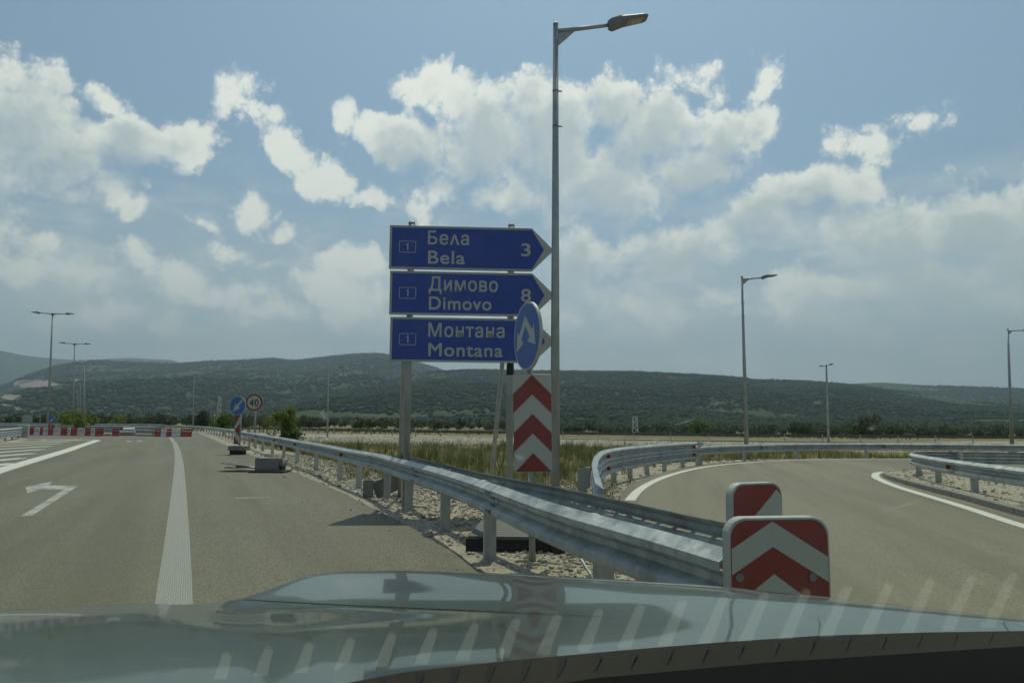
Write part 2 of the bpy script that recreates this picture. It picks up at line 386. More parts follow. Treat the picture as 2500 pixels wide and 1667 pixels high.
def resample(pts, step):
    pts = [Vector(p) for p in pts]; out = [pts[0].copy()]; acc = 0
    for a, b in zip(pts, pts[1:]):
        L = (b - a).length; t = step - acc
        while t <= L: out.append(a.lerp(b, t / L)); t += step
        acc = (acc + L) % step
    return out
def smooth_path(pts, it=3):
    pts = [Vector(p) for p in pts]
    for _ in range(it):
        q = [pts[0]]
        for a, b in zip(pts, pts[1:]): q += [a.lerp(b, .25), a.lerp(b, .75)]
        pts = q + [pts[-1]]
    return pts

# ------------------------------------------------------------------ the ground, roads, paint
EDGE = [(1.0, 2.2), (.55, 5.0), (-.25, 7.18), (-.88, 8.88), (-2.29, 12.48), (-3.96, 16.44), (-6.92, 23.01), (-10.41, 30.66), (-15.47, 41.54), (-23.14, 58.67), (-40.07, 96.2), (-46, 107), (-56, 113.6), (-80, 117), (-120, 118)]
RING = [(1.25, 2.4), (1.62, 6), (1.75, 10), (1.86, 13.2), (2.38, 16.1), (3.1, 18.6), (3.95, 20.9), (5.4, 24.3), (7.1, 27.1), (9.4, 29.6), (11.7, 31.3), (14.8, 32.5), (16.7, 32.85), (20.3, 33.1), (24, 32.6), (30, 30.4), (40, 24)]
FAR_ROAD = [(-110, 205), (-60, 140), (-34, 113), (-11, 93), (10, 84), (40, 80), (120, 84)]
def pl(pts): return np.array(pts, dtype=float)
def dist_poly(x, y, pts):
    """signed distance to a polyline, positive on its right-hand side"""
    p = pl(pts); best = np.full(x.shape, 1e9); sg = np.ones(x.shape)
    for a, b in zip(p[:-1], p[1:]):
        d = b - a; L2 = d @ d; t = np.clip(((x - a[0]) * d[0] + (y - a[1]) * d[1]) / L2, 0, 1)
        ex, ey = x - (a[0] + t * d[0]), y - (a[1] + t * d[1]); dd = np.hypot(ex, ey); cr = d[0] * ey - d[1] * ex
        m = dd < best - 1e-9; best = np.where(m, dd, best); sg = np.where(m, np.where(cr < 0, 1., -1.), sg)
    return best * sg
def terrain(x, y):
    x = np.asarray(x, float); y = np.asarray(y, float)
    d1 = dist_poly(x, y, EDGE)                    # right of the main road
    d2 = -dist_poly(x, y, RING)                   # outside the ramp
    d3 = -dist_poly(x, y, FAR_ROAD)               # beyond the far road if positive
    m = sstep(1.6, 5, d1) * sstep(1.5, 6, d2)
    sw = m * sstep(2, 14, -d3)
    z = -.07 - .42 * sw
    z = z - .22 * sstep(-14, -4, d3) * m
    valley = sstep(6, 140, d3) * sstep(-60, 40, x)
    z = z - 1.3 * valley
    r = np.hypot(x, y)
    z = z + np.where((r > 40), .12 * np.sin(x * .07) * np.sin(y * .05 + 1) * sstep(40, 120, r) * (d1 > 6), 0)
    return z
def grid_mesh(name, xs, ys, zf, material, attr=None):
    X, Y = np.meshgrid(xs, ys); Z = zf(X, Y); nx, ny = len(xs), len(ys)
    V = np.stack([X.ravel(), Y.ravel(), Z.ravel()], 1)
    i = (np.arange(ny - 1)[:, None] * nx + np.arange(nx - 1)[None]).ravel()
    o = npmesh(name, V, np.stack([i, i + 1, i + nx + 1, i + nx], 1), material, smooth=True)
    if attr:
        for k, f in attr.items():
            a = o.data.attributes.new(k, 'FLOAT', 'POINT'); a.data.foreach_set('value', f(X, Y, Z).ravel().astype(np.float32))
    return o
def axis(lo, hi, near, step, grow, far_step):
    """coordinates dense around 0..near and growing outward"""
    out = [0.0]; s = step
    while out[-1] < hi:
        if out[-1] > near: s = min(s * grow, far_step)
        out.append(out[-1] + s)
    neg = [0.0]; s = step
    while neg[-1] > lo:
        if neg[-1] < -near: s = min(s * grow, far_step)
        neg.append(neg[-1] - s)
    return np.array(neg[:0:-1] + out)
def grass_amount(X, Y, Z):
    d1 = dist_poly(X, Y, EDGE); d2 = -dist_poly(X, Y, RING); d3 = -dist_poly(X, Y, FAR_ROAD)
    g = sstep(1.6, 3.2, d1) * sstep(1.2, 3.0, d2) * sstep(-18, -30, d3) * sstep(10, 17, Y)
    g = np.maximum(g, sstep(4, 14, d3))
    g = np.maximum(g, sstep(46, 60, -X) * sstep(20, 40, np.hypot(X, Y)) * .8)
    return g
ground = grid_mesh('ground', axis(-9000, 9000, 60, 1.0, 1.12, 500), axis(-3000, 12000, 110, 1.0, 1.12, 500), terrain, 'ground_cover', {'grass': grass_amount})
tag(ground, 'gravel and dry grass ground between and beyond the roads', kind='structure')

def sheet(name, outline, z, material, kind='structure', thick=.06, parent=None):
    b = MB(); o = Vector((0, 0, z)); b.prism([tuple(p[:2]) for p in outline], o, Vector((1, 0, 0)), Vector((0, 1, 0)), Vector((0, 0, 1)), -thick, 0)
    ob = b.build(name, material, parent)
    # n-gons with hollows: triangulate well
    import bmesh
    bm = bmesh.new(); bm.from_mesh(ob.data); bmesh.ops.triangulate(bm, faces=[f for f in bm.faces if len(f.verts) > 4]); bmesh.ops.recalc_face_normals(bm, faces=bm.faces[:]); bm.to_mesh(ob.data); bm.free()
    if kind: ob['kind'] = kind
    return ob
def ragged(pts, amp=.04, step=.5):
    out = []
    for p in resample([Vector((*q, 0)) for q in pts], step): out.append((p.x + rng.normal(0, amp), p.y + rng.normal(0, amp)))
    return out
edge_near = ragged([tuple(p[:2]) for p in smooth_path([Vector((*p, 0)) for p in EDGE[:9]], 2)], .03, .35)
main_road = sheet('main_road', edge_near + EDGE[9:14] + [(-120, 100), (-78, 90), (-64, 80), (-50, 71), (-39, 61), (-33.5, 52.5), (-30.5, 46.5), (-29, 42), (-31, 30), (-30, -14), (1.1, -14)], 0, 'asphalt')
ring_near = ragged([tuple(p[:2]) for p in smooth_path([Vector((*p, 0)) for p in RING[:15]], 2)], .015, .35)
ramp_road = sheet('ramp_road', [(1.1, -14)] + ring_near + [RING[15], RING[16], (60, 10), (60, -14)], .004, 'asphalt_ramp')
far_road = MB()
fp = smooth_path([Vector((*p, 0)) for p in FAR_ROAD], 2)
vs = []; fs = []
for i, p in enumerate(fp):
    d = (fp[min(i + 1, len(fp) - 1)] - fp[max(i - 1, 0)]).normalized(); n = Vector((-d.y, d.x, 0))
    for off in (.6, 8.6):
        q = p + n * off; vs.append((q.x, q.y, -.27))
fs = [(2 * i, 2 * i + 2, 2 * i + 3, 2 * i + 1) for i in range(len(fp) - 1)]
tag(far_road.add(vs, fs).build('far_road', 'asphalt_ramp'), kind='structure')

def strip(name, pts, width, z, material, parent=None, closed=False):
    """painted line: pts = centre line"""
    p = [Vector((*q[:2], 0)) for q in pts]; b = MB(); vs = []
    for i, q in enumerate(p):
        d = (p[min(i + 1, len(p) - 1)] - p[max(i - 1, 0)]).normalized(); n = Vector((d.y, -d.x, 0)); w = width[i] if isinstance(width, (list, tuple)) else width
        vs += [q - n * w / 2 + Vector((0, 0, z)), q + n * w / 2 + Vector((0, 0, z))]
    b.add(vs, [(2 * i, 2 * i + 1, 2 * i + 3, 2 * i + 2) for i in range(len(p) - 1)])
    return tag(b.build(name, material, parent), kind='structure' if parent is None else None)
def gpts(pix): return [tuple(G(*p)[:2]) for p in pix]
strip('edge_line', [tuple(p[:2]) for p in smooth_path([Vector((*q, 0)) for q in gpts([(424, 1560), (424, 1470), (432.5, 1335), (435.5, 1239), (437.5, 1178), (437.5, 1127), (432.7, 1096), (425, 1079), (416, 1067.5)])], 2)], .262, .004, 'rumble_paint')
def poly_paint(name, pix, material='road_paint_faded', z=.004, parent=None):
    p = gpts(pix); b = MB(); b.add([(x, y, z) for x, y in p], [tuple(range(len(p)))]); o = b.build(name, material, parent)
    import bmesh
    bm = bmesh.new(); bm.from_mesh(o.data); bmesh.ops.recalc_face_normals(bm, faces=bm.faces[:])
    if bm.faces[:][0].normal.z < 0: bmesh.ops.reverse_faces(bm, faces=bm.faces[:])
    bmesh.ops.triangulate(bm, faces=bm.faces[:]); bm.to_mesh(o.data); bm.free()
    if parent is None: o['kind'] = 'structure'
    return o
poly_paint('turn_arrow', [(50, 1260), (80, 1258), (191, 1186), (120, 1184.5), (128, 1175), (62, 1189), (67, 1204), (100, 1194), (156, 1195)])
# hatched area on the far left
hb = strip('hatch_border', [(-9.5, 11.5), (-13.9, 20.7), (-15.5, 24.2), (-19.8, 33.6), (-25.5, 45.6), (-28.2, 51.4), (-29.2, 53.3), (-33.4, 54.7), (-38, 56)], [.5, .5, .5, .5, .5, .5, .45, .4, .4], .004, 'road_paint')
for i in range(11):
    y0 = 1074.5 + i * .9 + i * i * .82; x1 = 225 - i * 21 - i * i * .2
    if y0 > 1150: break
    a = G(max(x1, 20) - 12, y0 - 1.2 - i * .25); b_ = G(-250, y0 + 9 + i * 2.5)
    strip('hatch_stripe', [tuple(a[:2]), tuple(b_[:2])], .42, .0065, 'road_paint', parent=hb)
for q in ([(308, 1076), (321, 1075.5), (321, 1077.3), (308, 1078)], [(335, 1075.5), (346, 1075), (346, 1077.5), (337, 1077.5)], [(100, 1073.5), (113, 1073), (113, 1074.5), (100, 1075)], [(329, 1046), (352, 1047), (357, 1048.3), (340, 1048)], [(575, 1215), (660, 1213), (660, 1214.4), (575, 1216.4)]):
    poly_paint('paint_dash', q)
def resm(pts, it=2): return [tuple(p[:2]) for p in smooth_path([Vector((*q, 0)) for q in pts], it)]
strip('ramp_edge_line', resm([(2.13, 13.66), (2.65, 15.85), (3.35, 18.1), (4.2, 20.4), (5.65, 23.65), (7.3, 26.4), (9.5, 28.9), (11.7, 30.6), (14.8, 31.9), (16.7, 32.2), (20.3, 32.4), (24, 31.8), (30, 29.5)]), .19, .0085, 'road_paint')
strip('island_edge_line', resm([(6.4, 6), (6.75, 9), (7.05, 10.5), (7.73, 12.95), (8.27, 15.2), (8.72, 17.15), (9.62, 20), (10.3, 21.5), (11.0, 22.75), (12.6, 23.8), (15, 24.3), (20, 24), (27, 21)]), .2, .0085, 'road_paint')

# kerbed island
ISL = resm([(7.0, 4), (7.35, 9), (7.73, 11.51), (8.49, 14.33), (8.95, 16.58), (9.55, 18.99), (10.16, 20.9), (11.0, 22.3), (12.6, 23.2), (15, 23.6), (20, 23.2), (27, 20)], 2)
def inset(pts, d):
    out = []; p = [Vector((*q, 0)) for q in pts]
    for i, q in enumerate(p):
        t = (p[min(i + 1, len(p) - 1)] - p[max(i - 1, 0)]).normalized(); n = Vector((t.y, -t.x, 0)); r = q + n * d; out.append((r.x, r.y))
    return out
isl_in = inset(ISL, .16)
sheet('island_gravel', isl_in + [(27, 4)], .10, 'ground_cover', thick=.1)
kp = resample([Vector((*q, 0)) for q in ISL], 1.0)
kerb = thing('kerb', (0, 0, 0), None, None); kerb['kind'] = 'structure'
for a, b_ in zip(kp, kp[1:]):
    t = (b_ - a).normalized(); n = Vector((t.y, -t.x, 0)); L = (b_ - a).length; M = Matrix((( t.x, n.x, 0, a.x), (t.y, n.y, 0, a.y), (0, 0, 1, 0), (0, 0, 0, 1)))
    bevel(MB().box((.006, 0, -.05), (L - .006, .15, .12), M).build('kerb_stone', 'kerb_concrete', kerb), .02, 2)

# ------------------------------------------------------------------ hills and woods
def vnoise(x, y, seed=0):
    r = np.random.default_rng(seed).random((64, 64)); xi = np.floor(x).astype(int); yi = np.floor(y).astype(int); fx = x - xi; fy = y - yi
    fx = fx * fx * (3 - 2 * fx); fy = fy * fy * (3 - 2 * fy)
    a = r[xi % 64, yi % 64]; b = r[(xi + 1) % 64, yi % 64]; c = r[xi % 64, (yi + 1) % 64]; d = r[(xi + 1) % 64, (yi + 1) % 64]
    return (a * (1 - fx) + b * fx) * (1 - fy) + (c * (1 - fx) + d * fx) * fy
def fbm(x, y, seed=0, oct=5):
    s = 0; a = .5; t = 0
    for k in range(oct): s = s + a * vnoise(x, y, seed + k); t += a; x, y, a = x * 2.03, y * 2.03, a * .5
    return s / t - .5
ICO_V = []; ICO_F = []
def _ico():
    t = (1 + 5 ** .5) / 2
    v = np.array([(-1, t, 0), (1, t, 0), (-1, -t, 0), (1, -t, 0), (0, -1, t), (0, 1, t), (0, -1, -t), (0, 1, -t), (t, 0, -1), (t, 0, 1), (-t, 0, -1), (-t, 0, 1)], float)
    f = np.array([(0, 11, 5), (0, 5, 1), (0, 1, 7), (0, 7, 10), (0, 10, 11), (1, 5, 9), (5, 11, 4), (11, 10, 2), (10, 7, 6), (7, 1, 8), (3, 9, 4), (3, 4, 2), (3, 2, 6), (3, 6, 8), (3, 8, 9), (4, 9, 5), (2, 4, 11), (6, 2, 10), (8, 6, 7), (9, 8, 1)])
    return v / np.linalg.norm(v[0]), f
ICO_V, ICO_F = _ico()
OCT_V = np.array([(1, 0, 0), (-1, 0, 0), (0, 1, 0), (0, -1, 0), (0, 0, 1), (0, 0, -1)], float); OCT_F = np.array([(0, 2, 4), (2, 1, 4), (1, 3, 4), (3, 0, 4), (2, 0, 5), (1, 2, 5), (3, 1, 5), (0, 3, 5)])
def blobs(name, pos, rad, material, squash=(1, 1, 1), jit=.28, parent=None, smooth=True, low=False):
    BV, BF = (OCT_V, OCT_F) if low else (ICO_V, ICO_F); nb = len(BV)
    n = len(pos); V = BV[None] * (1 + rng.normal(0, jit, (n, nb, 1)).clip(-.5, .6)) * np.asarray(squash)[None, None]
    th = rng.random(n) * 6.283; c, s_ = np.cos(th)[:, None], np.sin(th)[:, None]
    x = V[..., 0] * c - V[..., 1] * s_; y = V[..., 0] * s_ + V[..., 1] * c
    V = np.stack([x, y, V[..., 2]], -1) * np.asarray(rad)[:, None, None] + np.asarray(pos)[:, None, :]
    F = (BF[None] + (np.arange(n) * nb)[:, None, None]).reshape(-1, 3)
    return npmesh(name, V.reshape(-1, 3), F, material, parent, smooth)
QUARRY = [(92, 938, 54, 11, .85), (28, 972, 30, 11, .75), (182, 928, 22, 13, .45), (12, 990, 22, 5, .9), (40, 995, 14, 5, .8), (835, 917, 48, 9, .42), (600, 940, 40, 6, .3), (325, 978, 14, 6, .4), (690, 935, 25, 5, .35)]
QAE = [(*azel(a, b), rx / FPX, ry / FPX, w) for a, b, rx, ry, w in QUARRY]
def hill(name, ridge, D, foot, ncol, nrow, seed, rough=1.0, curve=1.5, label=None, trees=0, tr=6, tname=None, zfoot=-4):
    ae = np.array([azel(*p) for p in ridge]); azs = np.linspace(ae[0, 0], ae[-1, 0], ncol); els = np.interp(azs, ae[:, 0], ae[:, 1])
    k = np.ones(7) / 7; els = np.convolve(np.pad(els, 3, 'edge'), k, 'valid')
    ts = np.concatenate([np.linspace(0, 1, nrow), [1.06, 1.2]])
    def surf(az, t):
        Dr = D * (1 + .10 * fbm(az * 14, az * 0 + 3.3, seed + 50)); r = foot + (Dr - foot) * t
        zr = EYE + np.tan(np.interp(az, azs, els)) * Dr
        tt = np.clip(t, 0, 1)
        prof = tt ** curve * (1 - .0 * tt)
        z = zfoot + (zr - zfoot) * prof
        X = np.sin(az) * r; Y = np.cos(az) * r
        amp = (zr - zfoot) * .30 * np.sin(np.pi * np.clip(tt, 0, 1)) * rough
        z = z + amp * fbm(X / (D * .11), Y / (D * .16), seed, 6) * 2
        # keep the slope below the line of sight to the ridge
        z = np.minimum(z, EYE + (zr - EYE) / Dr * r * (tt * .04 + .965 - .005) + (tt > .995) * 2)
        z = np.where(t > 1, zr - (t - 1) * (zr - zfoot) * 1.2, np.where(tt > .995, zr, z))
        return X, Y, z
    AZ, T = np.meshgrid(azs, ts); X, Y, Z = surf(AZ, T); nx = ncol; ny = len(ts)
    i = (np.arange(ny - 1)[:, None] * nx + np.arange(nx - 1)[None]).ravel()
    o = npmesh(name, np.stack([X.ravel(), Y.ravel(), Z.ravel()], 1), np.stack([i, i + 1, i + nx + 1, i + nx], 1), 'hillside', smooth=True)
    EL = np.arctan2(Z - EYE, np.hypot(X, Y)); bare = np.zeros_like(EL)
    def bare_at(az, el):
        b = np.zeros_like(az)
        for a, e, rx, ry, w in QAE: b = np.maximum(b, w * (1.35 - np.hypot((az - a) / rx, (el - e) / ry)))
        return b
    if 'quarry' in label: bare = bare_at(AZ, EL)
    at = o.data.attributes.new('bare', 'FLOAT', 'POINT'); at.data.foreach_set('value', bare.ravel().astype(np.float32))
    tag(o, label, kind='structure')
    if trees:
        a = rng.uniform(azs[0], azs[-1], trees); t = np.where(rng.random(trees) < .12, 1.0, rng.random(trees) ** .75)
        t = np.where(t < .03, .03, t)
        x, y, z = surf(a, np.where(t > .999, rng.uniform(.97, 1.0, trees), t)); e = np.arctan2(z - EYE, np.hypot(x, y))
        dens = fbm(x / 260, y / 260, seed + 9) + .5
        keep = (dens > .30 + .22 * rng.random(trees))
        if 'quarry' in label: keep &= bare_at(a, e) < .35 + .2 * rng.random(trees)
        x, y, z = x[keep], y[keep], z[keep]; rad = rng.uniform(.55, 1.15, len(x)) * tr
        f = blobs(tname, np.stack([x, y, z + rad * .35], 1), rad, 'canopy', (1.2, 1.2, .6), low=True)
        tag(f, 'dense deciduous woodland covering the ' + label, kind='stuff')
    return o
hill('mountain_range', [(-700, 800), (-300, 830), (0, 855), (60, 868), (140, 876), (200, 879), (260, 876), (320, 873), (390, 878), (423, 877), (440, 887), (520, 902), (700, 930)], 6800, 4200, 200, 30, 3, label='far blue mountain range with a flat-topped mesa')
hill('hill', [(-700, 990), (-300, 985), (0, 945), (70, 915), (150, 890), (230, 880), (320, 885), (430, 889), (500, 883), (600, 880), (660, 875), (720, 881), (760, 876), (860, 865), (930, 863), (1000, 880), (1080, 903), (1200, 908), (1300, 910), (1500, 925), (1800, 950)], 3500, 900, 420, 120, 11, label='long wooded hill with a pinkish quarry', trees=70000, tr=5.6, tname='woodland')
hill('hill', [(1500, 950), (1700, 935), (2000, 940), (2050, 938), (2150, 933), (2300, 943), (2500, 950), (2800, 955), (3200, 965)], 3200, 1500, 200, 60, 23, label='low wooded ridge in the distance', trees=22000, tr=5.5, tname='woodland')
hill('hill', [(350, 1024), (500, 1003), (700, 968), (850, 941), (950, 926), (1040, 908), (1150, 903), (1250, 905), (1400, 907), (1560, 908), (1700, 915), (1850, 925), (2000, 933), (2100, 942), (2300, 970), (2500, 990), (2800, 1010), (3200, 1020)], 2000, 520, 420, 120, 31, label='broad dark wooded hill behind the fields', trees=90000, tr=3.6, tname='woodland')

def leafcloud(centres, radii, n, size, flat=.0):
    """n leaf quads spread through ellipsoid clumps; returns verts, faces"""
    k = rng.integers(0, len(centres), n); u = rng.normal(size=(n, 3)); u /= np.linalg.norm(u, axis=1)[:, None]; r = rng.random(n) ** .45
    p = np.asarray(centres)[k] + u * r[:, None] * np.asarray(radii)[k]
    a = rng.normal(size=(n, 3)); a /= np.linalg.norm(a, axis=1)[:, None]; b = np.cross(a, rng.normal(size=(n, 3))); b /= np.linalg.norm(b, axis=1)[:, None]
    s = rng.uniform(.6, 1.3, n)[:, None] * size
    V = np.stack([p - a * s, p - b * s * .55, p + a * s, p + b * s * .55], 1).reshape(-1, 3)
    return V, np.arange(4 * n).reshape(-1, 4)
def tree_at(name, base, h, w, label, cat, leaf='leaf_dark', n=900, size=.14, trunk=.25, group=None, clumps=24):
    o = thing(name, base, label, cat, group)
    cs = []; rs = []
    for _ in range(clumps):
        a = random.random() * 6.283; z = random.uniform(.22, .92); q = w * .5 * (1 - abs(z - .45) * 1.0) * random.uniform(.15, .8)
        cs.append((math.cos(a) * q, math.sin(a) * q, z * h)); rr = w * random.uniform(.08, .20); rs.append((rr, rr, rr * .9))
    V, F = leafcloud(cs, rs, n, size); npmesh('crown', V, F, leaf, o)
    b = MB(); b.tube([(0, 0, -.3), (0.02, 0, h * .35), (0, 0.03, h * .8)], [h * .03, h * .02, h * .008], 7)
    for c in cs[::3]: b.tube([(0, 0, h * .25), (c[0] * .6, c[1] * .6, c[2] * .8), c], [h * .012, h * .008, h * .003], 5)
    b.build('trunk', 'bark', o); return o
# wood edge across the valley, one mass of scrub and low trees
C = []; RR = []
for i in range(430):
    px = random.uniform(-150, 2650); far = px > 700
    Y = random.uniform(185, 330); d = ray(px, 1035); x = d.x / d.y * Y
    z = float(terrain(np.array([x]), np.array([Y]))[0]); hh = random.uniform(1.8, 4.6) * (1.15 if px < 700 else 1.0)
    for k in range(3):
        s_ = random.uniform(.5, 1)
        C.append((x + random.uniform(-2, 2), Y + random.uniform(-2, 2), z + hh * random.uniform(.3, .62))); RR.append((hh * .55 * s_, hh * .55 * s_, hh * .42 * s_))
V, F = leafcloud(C, RR, 90000, .42)
tag(npmesh('treeline', V, F, 'leaf_dark'), 'dark wood edge and scrub across the valley floor', kind='stuff')

# near and middle bushes
def base_of(px, Y, dz=0):
    d = ray(px, 1035); x = d.x / d.y * Y; return (x, Y, float(terrain(np.array([x]), np.array([Y]))[0]) + dz)
tree_at('bush', base_of(688, 43), 2.5, 2.5, 'bright green leafy bush behind the long guardrail', 'bush', 'leaf_yellow', 2600, .07)
tree_at('bush', base_of(712, 42.4), 1.2, 1.9, 'low green shrub at the foot of the leafy bush', 'bush', 'leaf_green', 1600, .07)
tree_at('bush', base_of(548, 88), 2.4, 3.8, 'green bush behind the guardrail beside the blue arrow sign', 'bush', 'leaf_green', 1700, .13)
tree_at('tree', base_of(492, 130), 3.4, 5, 'dark round tree beyond the bend of the guardrail', 'tree', 'leaf_dark', 1500, .25)
tree_at('bush', (*A(172, 1035, 84)[:2], 0), 2.3, 4.6, 'yellow-green bush behind the row of barriers', 'bush', 'leaf_yellow', 1700, .12)
tree_at('bush', (*A(193, 1035, 74)[:2], 0), 1.6, 2.2, 'small yellow-green bush rising above the barriers', 'bush', 'leaf_yellow', 900, .10)
tree_at('bush', (*A(222, 1035, 90)[:2], 0), 2.4, 2.2, 'slim pale yellow-green shrub beside the far guardrail', 'bush', 'leaf_yellow', 700, .10)
tree_at('bush', (*A(287, 1035, 118)[:2], 0), 2.2, 3.4, 'pale green bush behind the curved far guardrail', 'bush', 'leaf_yellow', 600, .14)
tree_at('bush', base_of(1708, 168), 3.6, 8.5, 'wide green bush alone in the dry field', 'bush', 'leaf_green', 1500, .26)
tree_at('bush', base_of(2120, 150), 4.2, 9, 'dark bush in the field behind the thin distant lamp', 'bush', 'leaf_dark', 1500, .26)
tree_at('bush', base_of(1960, 185), 3.6, 8, 'dark bush in the field right of the tall lamp', 'bush', 'leaf_dark', 1200, .26)

# ------------------------------------------------------------------ guardrails
PROFILE = [(.010, .160), (.090, .108), (.090, .066), (.060, .050), (.038, .038), (.006, .02), (.006, -.02), (.088, -.066), (.088, -.112), (.052, -.136), (.034, -.146), (.010, -.158)]
SLOTS = (3, 9)
def arc(path):
    L = [0]
    for a, b in zip(path, path[1:]): L.append(L[-1] + (b - a).length)
    return L
def at_arc(path, L, s):
    s = min(max(s, 0), L[-1]); i = max(0, min(len(L) - 2, int(np.searchsorted(L, s) - 1)))
    t = (s - L[i]) / max(L[i + 1] - L[i], 1e-6); p = path[i].lerp(path[i + 1], t)
    j = max(0, i - 1); k = min(len(path) - 1, i + 2); d = (path[k] - path[j]); d.z = 0; d.normalize()
    return p, d
def rail_beams(parent, path, side, ztop, seg=4.0, slot_to=0, step=.5, s0=0, s1=None, splice=True, name='rail_beam', material='galvanised'):
    L = arc(path); s1 = s1 or L[-1]; s = s0; k = 0
    while s < s1 - .3:
        e = min(s + seg, s1); b = MB(); ss = [s - (.16 if s > s0 else 0)]
        if s < slot_to:
            while ss[-1] < e: ss += [ss[-1] + .045, ss[-1] + .225]
            ss = [q for q in ss if q < e] + [e]
        else:
            n = max(2, int(math.ceil((e - ss[0]) / step))); ss = [ss[0] + (e - ss[0]) * i / n for i in range(n + 1)]
        m = len(PROFILE); vs = []; fs = []
        lap = .006 if k % 2 else 0
        for q in ss:
            p, d = at_arc(path, L, q); n = Vector((d.y, -d.x, 0)) * side
            for (o, z) in PROFILE: vs.append(p + n * (o + lap) + Vector((0, 0, ztop - .16 + z)))
        for i in range(len(ss) - 1):
            for j in range(m - 1):
                if j in SLOTS and s < slot_to and i % 2 == 1 and (ss[i] < slot_to): continue
                f = (i * m + j, i * m + j + 1, (i + 1) * m + j + 1, (i + 1) * m + j)
                fs.append(f if side > 0 else f[::-1])
        b.add(vs, fs); o = b.build(name, material, parent)
        md = o.modifiers.new('thickness', 'SOLIDIFY'); md.thickness = .004; md.offset = -1
        if splice and s > s0:                       # splice bolts
            bb = MB()
            for dx in (-.03, -.13):
                p, d = at_arc(path, L, s + dx); n = Vector((d.y, -d.x, 0)) * side
                for z, off in ((.087, .09), (.035, .04), (-.035, .04), (-.089, .088)):
                    c = p + n * (off + .002) + Vector((0, 0, ztop - .16 + z)); bb.tube([c, c + n * .016], .014, 6)
            bb.build('splice_bolts', 'lamp_body', o)['kind'] = 'stuff'
        s = e; k += 1
def post_mesh(h, w=.125, d=.07, t=.007, depth=.4):
    b = MB(); b.box((-w / 2, -d / 2, -depth), (w / 2, -d / 2 + t, h)); b.box((-w / 2, -d / 2 + t, -depth), (-w / 2 + t, d / 2, h)); b.box((w / 2 - t, -d / 2 + t, -depth), (w / 2, d / 2, h))
    b.box((-w / 2 + t, d / 2 - t, -depth), (-w / 2 + .03, d / 2, h)); b.box((w / 2 - .03, d / 2 - t, -depth), (w / 2 - t, d / 2, h))
    me = bpy.data.meshes.new('post'); me.from_pydata(b.v, [], b.f); me.materials.append(MATS['galvanised_post']); return me
POSTM = {}
def rail_posts(parent, path, side, ztop, spots, setback=.12, face=-1, spacer=True, zg=0.0):
    L = arc(path)
    key = round(ztop - zg, 2)
    if key not in POSTM: POSTM[key] = post_mesh(ztop - zg - .03)
    if 'spacer' not in POSTM:
        b = MB(); b.box((-.05, -.06, -.14), (.05, .06, .14)); me = bpy.data.meshes.new('spacer'); me.from_pydata(b.v, [], b.f); me.materials.append(MATS['galvanised_post']); POSTM['spacer'] = me
    for s in spots:
        p, d = at_arc(path, L, s); n = Vector((d.y, -d.x, 0)) * side
        o = link('post', POSTM[key], parent); o.location = p - n * setback + Vector((0, 0, zg)); o.rotation_euler = (0, 0, math.atan2(d.y, d.x) - R(90) + random.uniform(-.03, .03))
        if spacer:
            q = link('spacer', POSTM['spacer'], parent); q.location = p - n * (setback * .5 - .015) + Vector((0, 0, ztop - .16)); q.rotation_euler = (0, 0, math.atan2(d.y, d.x)); q.scale = (1, max(.3, (setback - .06) / .12), 1)
def reflectors(parent, path, side, ztop, spots, flip=1):
    L = arc(path)
    for s in spots:
        p, d = at_arc(path, L, s); n = Vector((d.y, -d.x, 0)) * side
        o = p + n * .03 + Vector((0, 0, ztop - .16)); b = MB(); face = (n * .35 - d * flip).normalized() if False else -d * flip
        ux = n; uy = Vector((0, 0, 1))
        b.prism([(-.02, -.055), (.062, -.03), (.062, .03), (-.02, .055)], o, ux, uy, d, -.008, .008)
        b.build('reflector', 'reflector_red', parent)

# double-sided rail in the gore, with the long rail along the main road
FRONT = smooth_path([Vector((*p, 0)) for p in [(1.06, 3.62), (.80, 4.40), (.33, 5.60), (-.28, 7.95), (-1.03, 10.3), (-1.84, 12.5), (-2.45, 14.4), (-3.6, 16.9), (-5.2, 20.9), (-6.9, 24.7), (-9.1, 29.9), (-12.8, 38.2), (-17.5, 49), (-23.5, 62.6), (-29.6, 76), (-40.6, 99), (-46.8, 108.8), (-55, 114.4), (-66, 117), (-90, 118)]], 2)
gr = thing('guardrail', (0, 0, 0), 'long steel guardrail beside the main road, ending in a red chevron nose', 'guardrail')
rail_beams(gr, FRONT, -1, .77, 4.0, 6.6, .4, 0, 30); rail_beams(gr, FRONT, -1, .77, 4.0, 0, 1.0, 30, 60, splice=False); rail_beams(gr, FRONT, -1, .77, 8, 0, 2, 60, splice=False)
Lf = arc(FRONT)
spots = [3.35, 4.75, 6.9, 9.2, 11.2, 13.6] + [16.2 + 2.0 * 0]
s = 16.2
spots = [1.65, 4.75, 6.9, 9.25, 11.3, 13.8, 16.2]
while s < Lf[-1] - 4: s += 4.0; spots.append(s)
rail_posts(gr, FRONT, -1, .77, spots, .14, zg=-.06)
reflectors(gr, FRONT, -1, .77, [15.0, 23.5, 30.0, 38.0, 46, 54, 62])
BACK = smooth_path([Vector((*p, 0)) for p in [(1.42, 4.35), (1.15, 4.95), (.74, 6.25), (.22, 7.65), (-.10, 8.3), (-.78, 10.25), (-1.45, 12.3), (-2.08, 14.3)]], 2)
rail_beams(gr, BACK, 1, .77, 4.0, 2.6, .4)
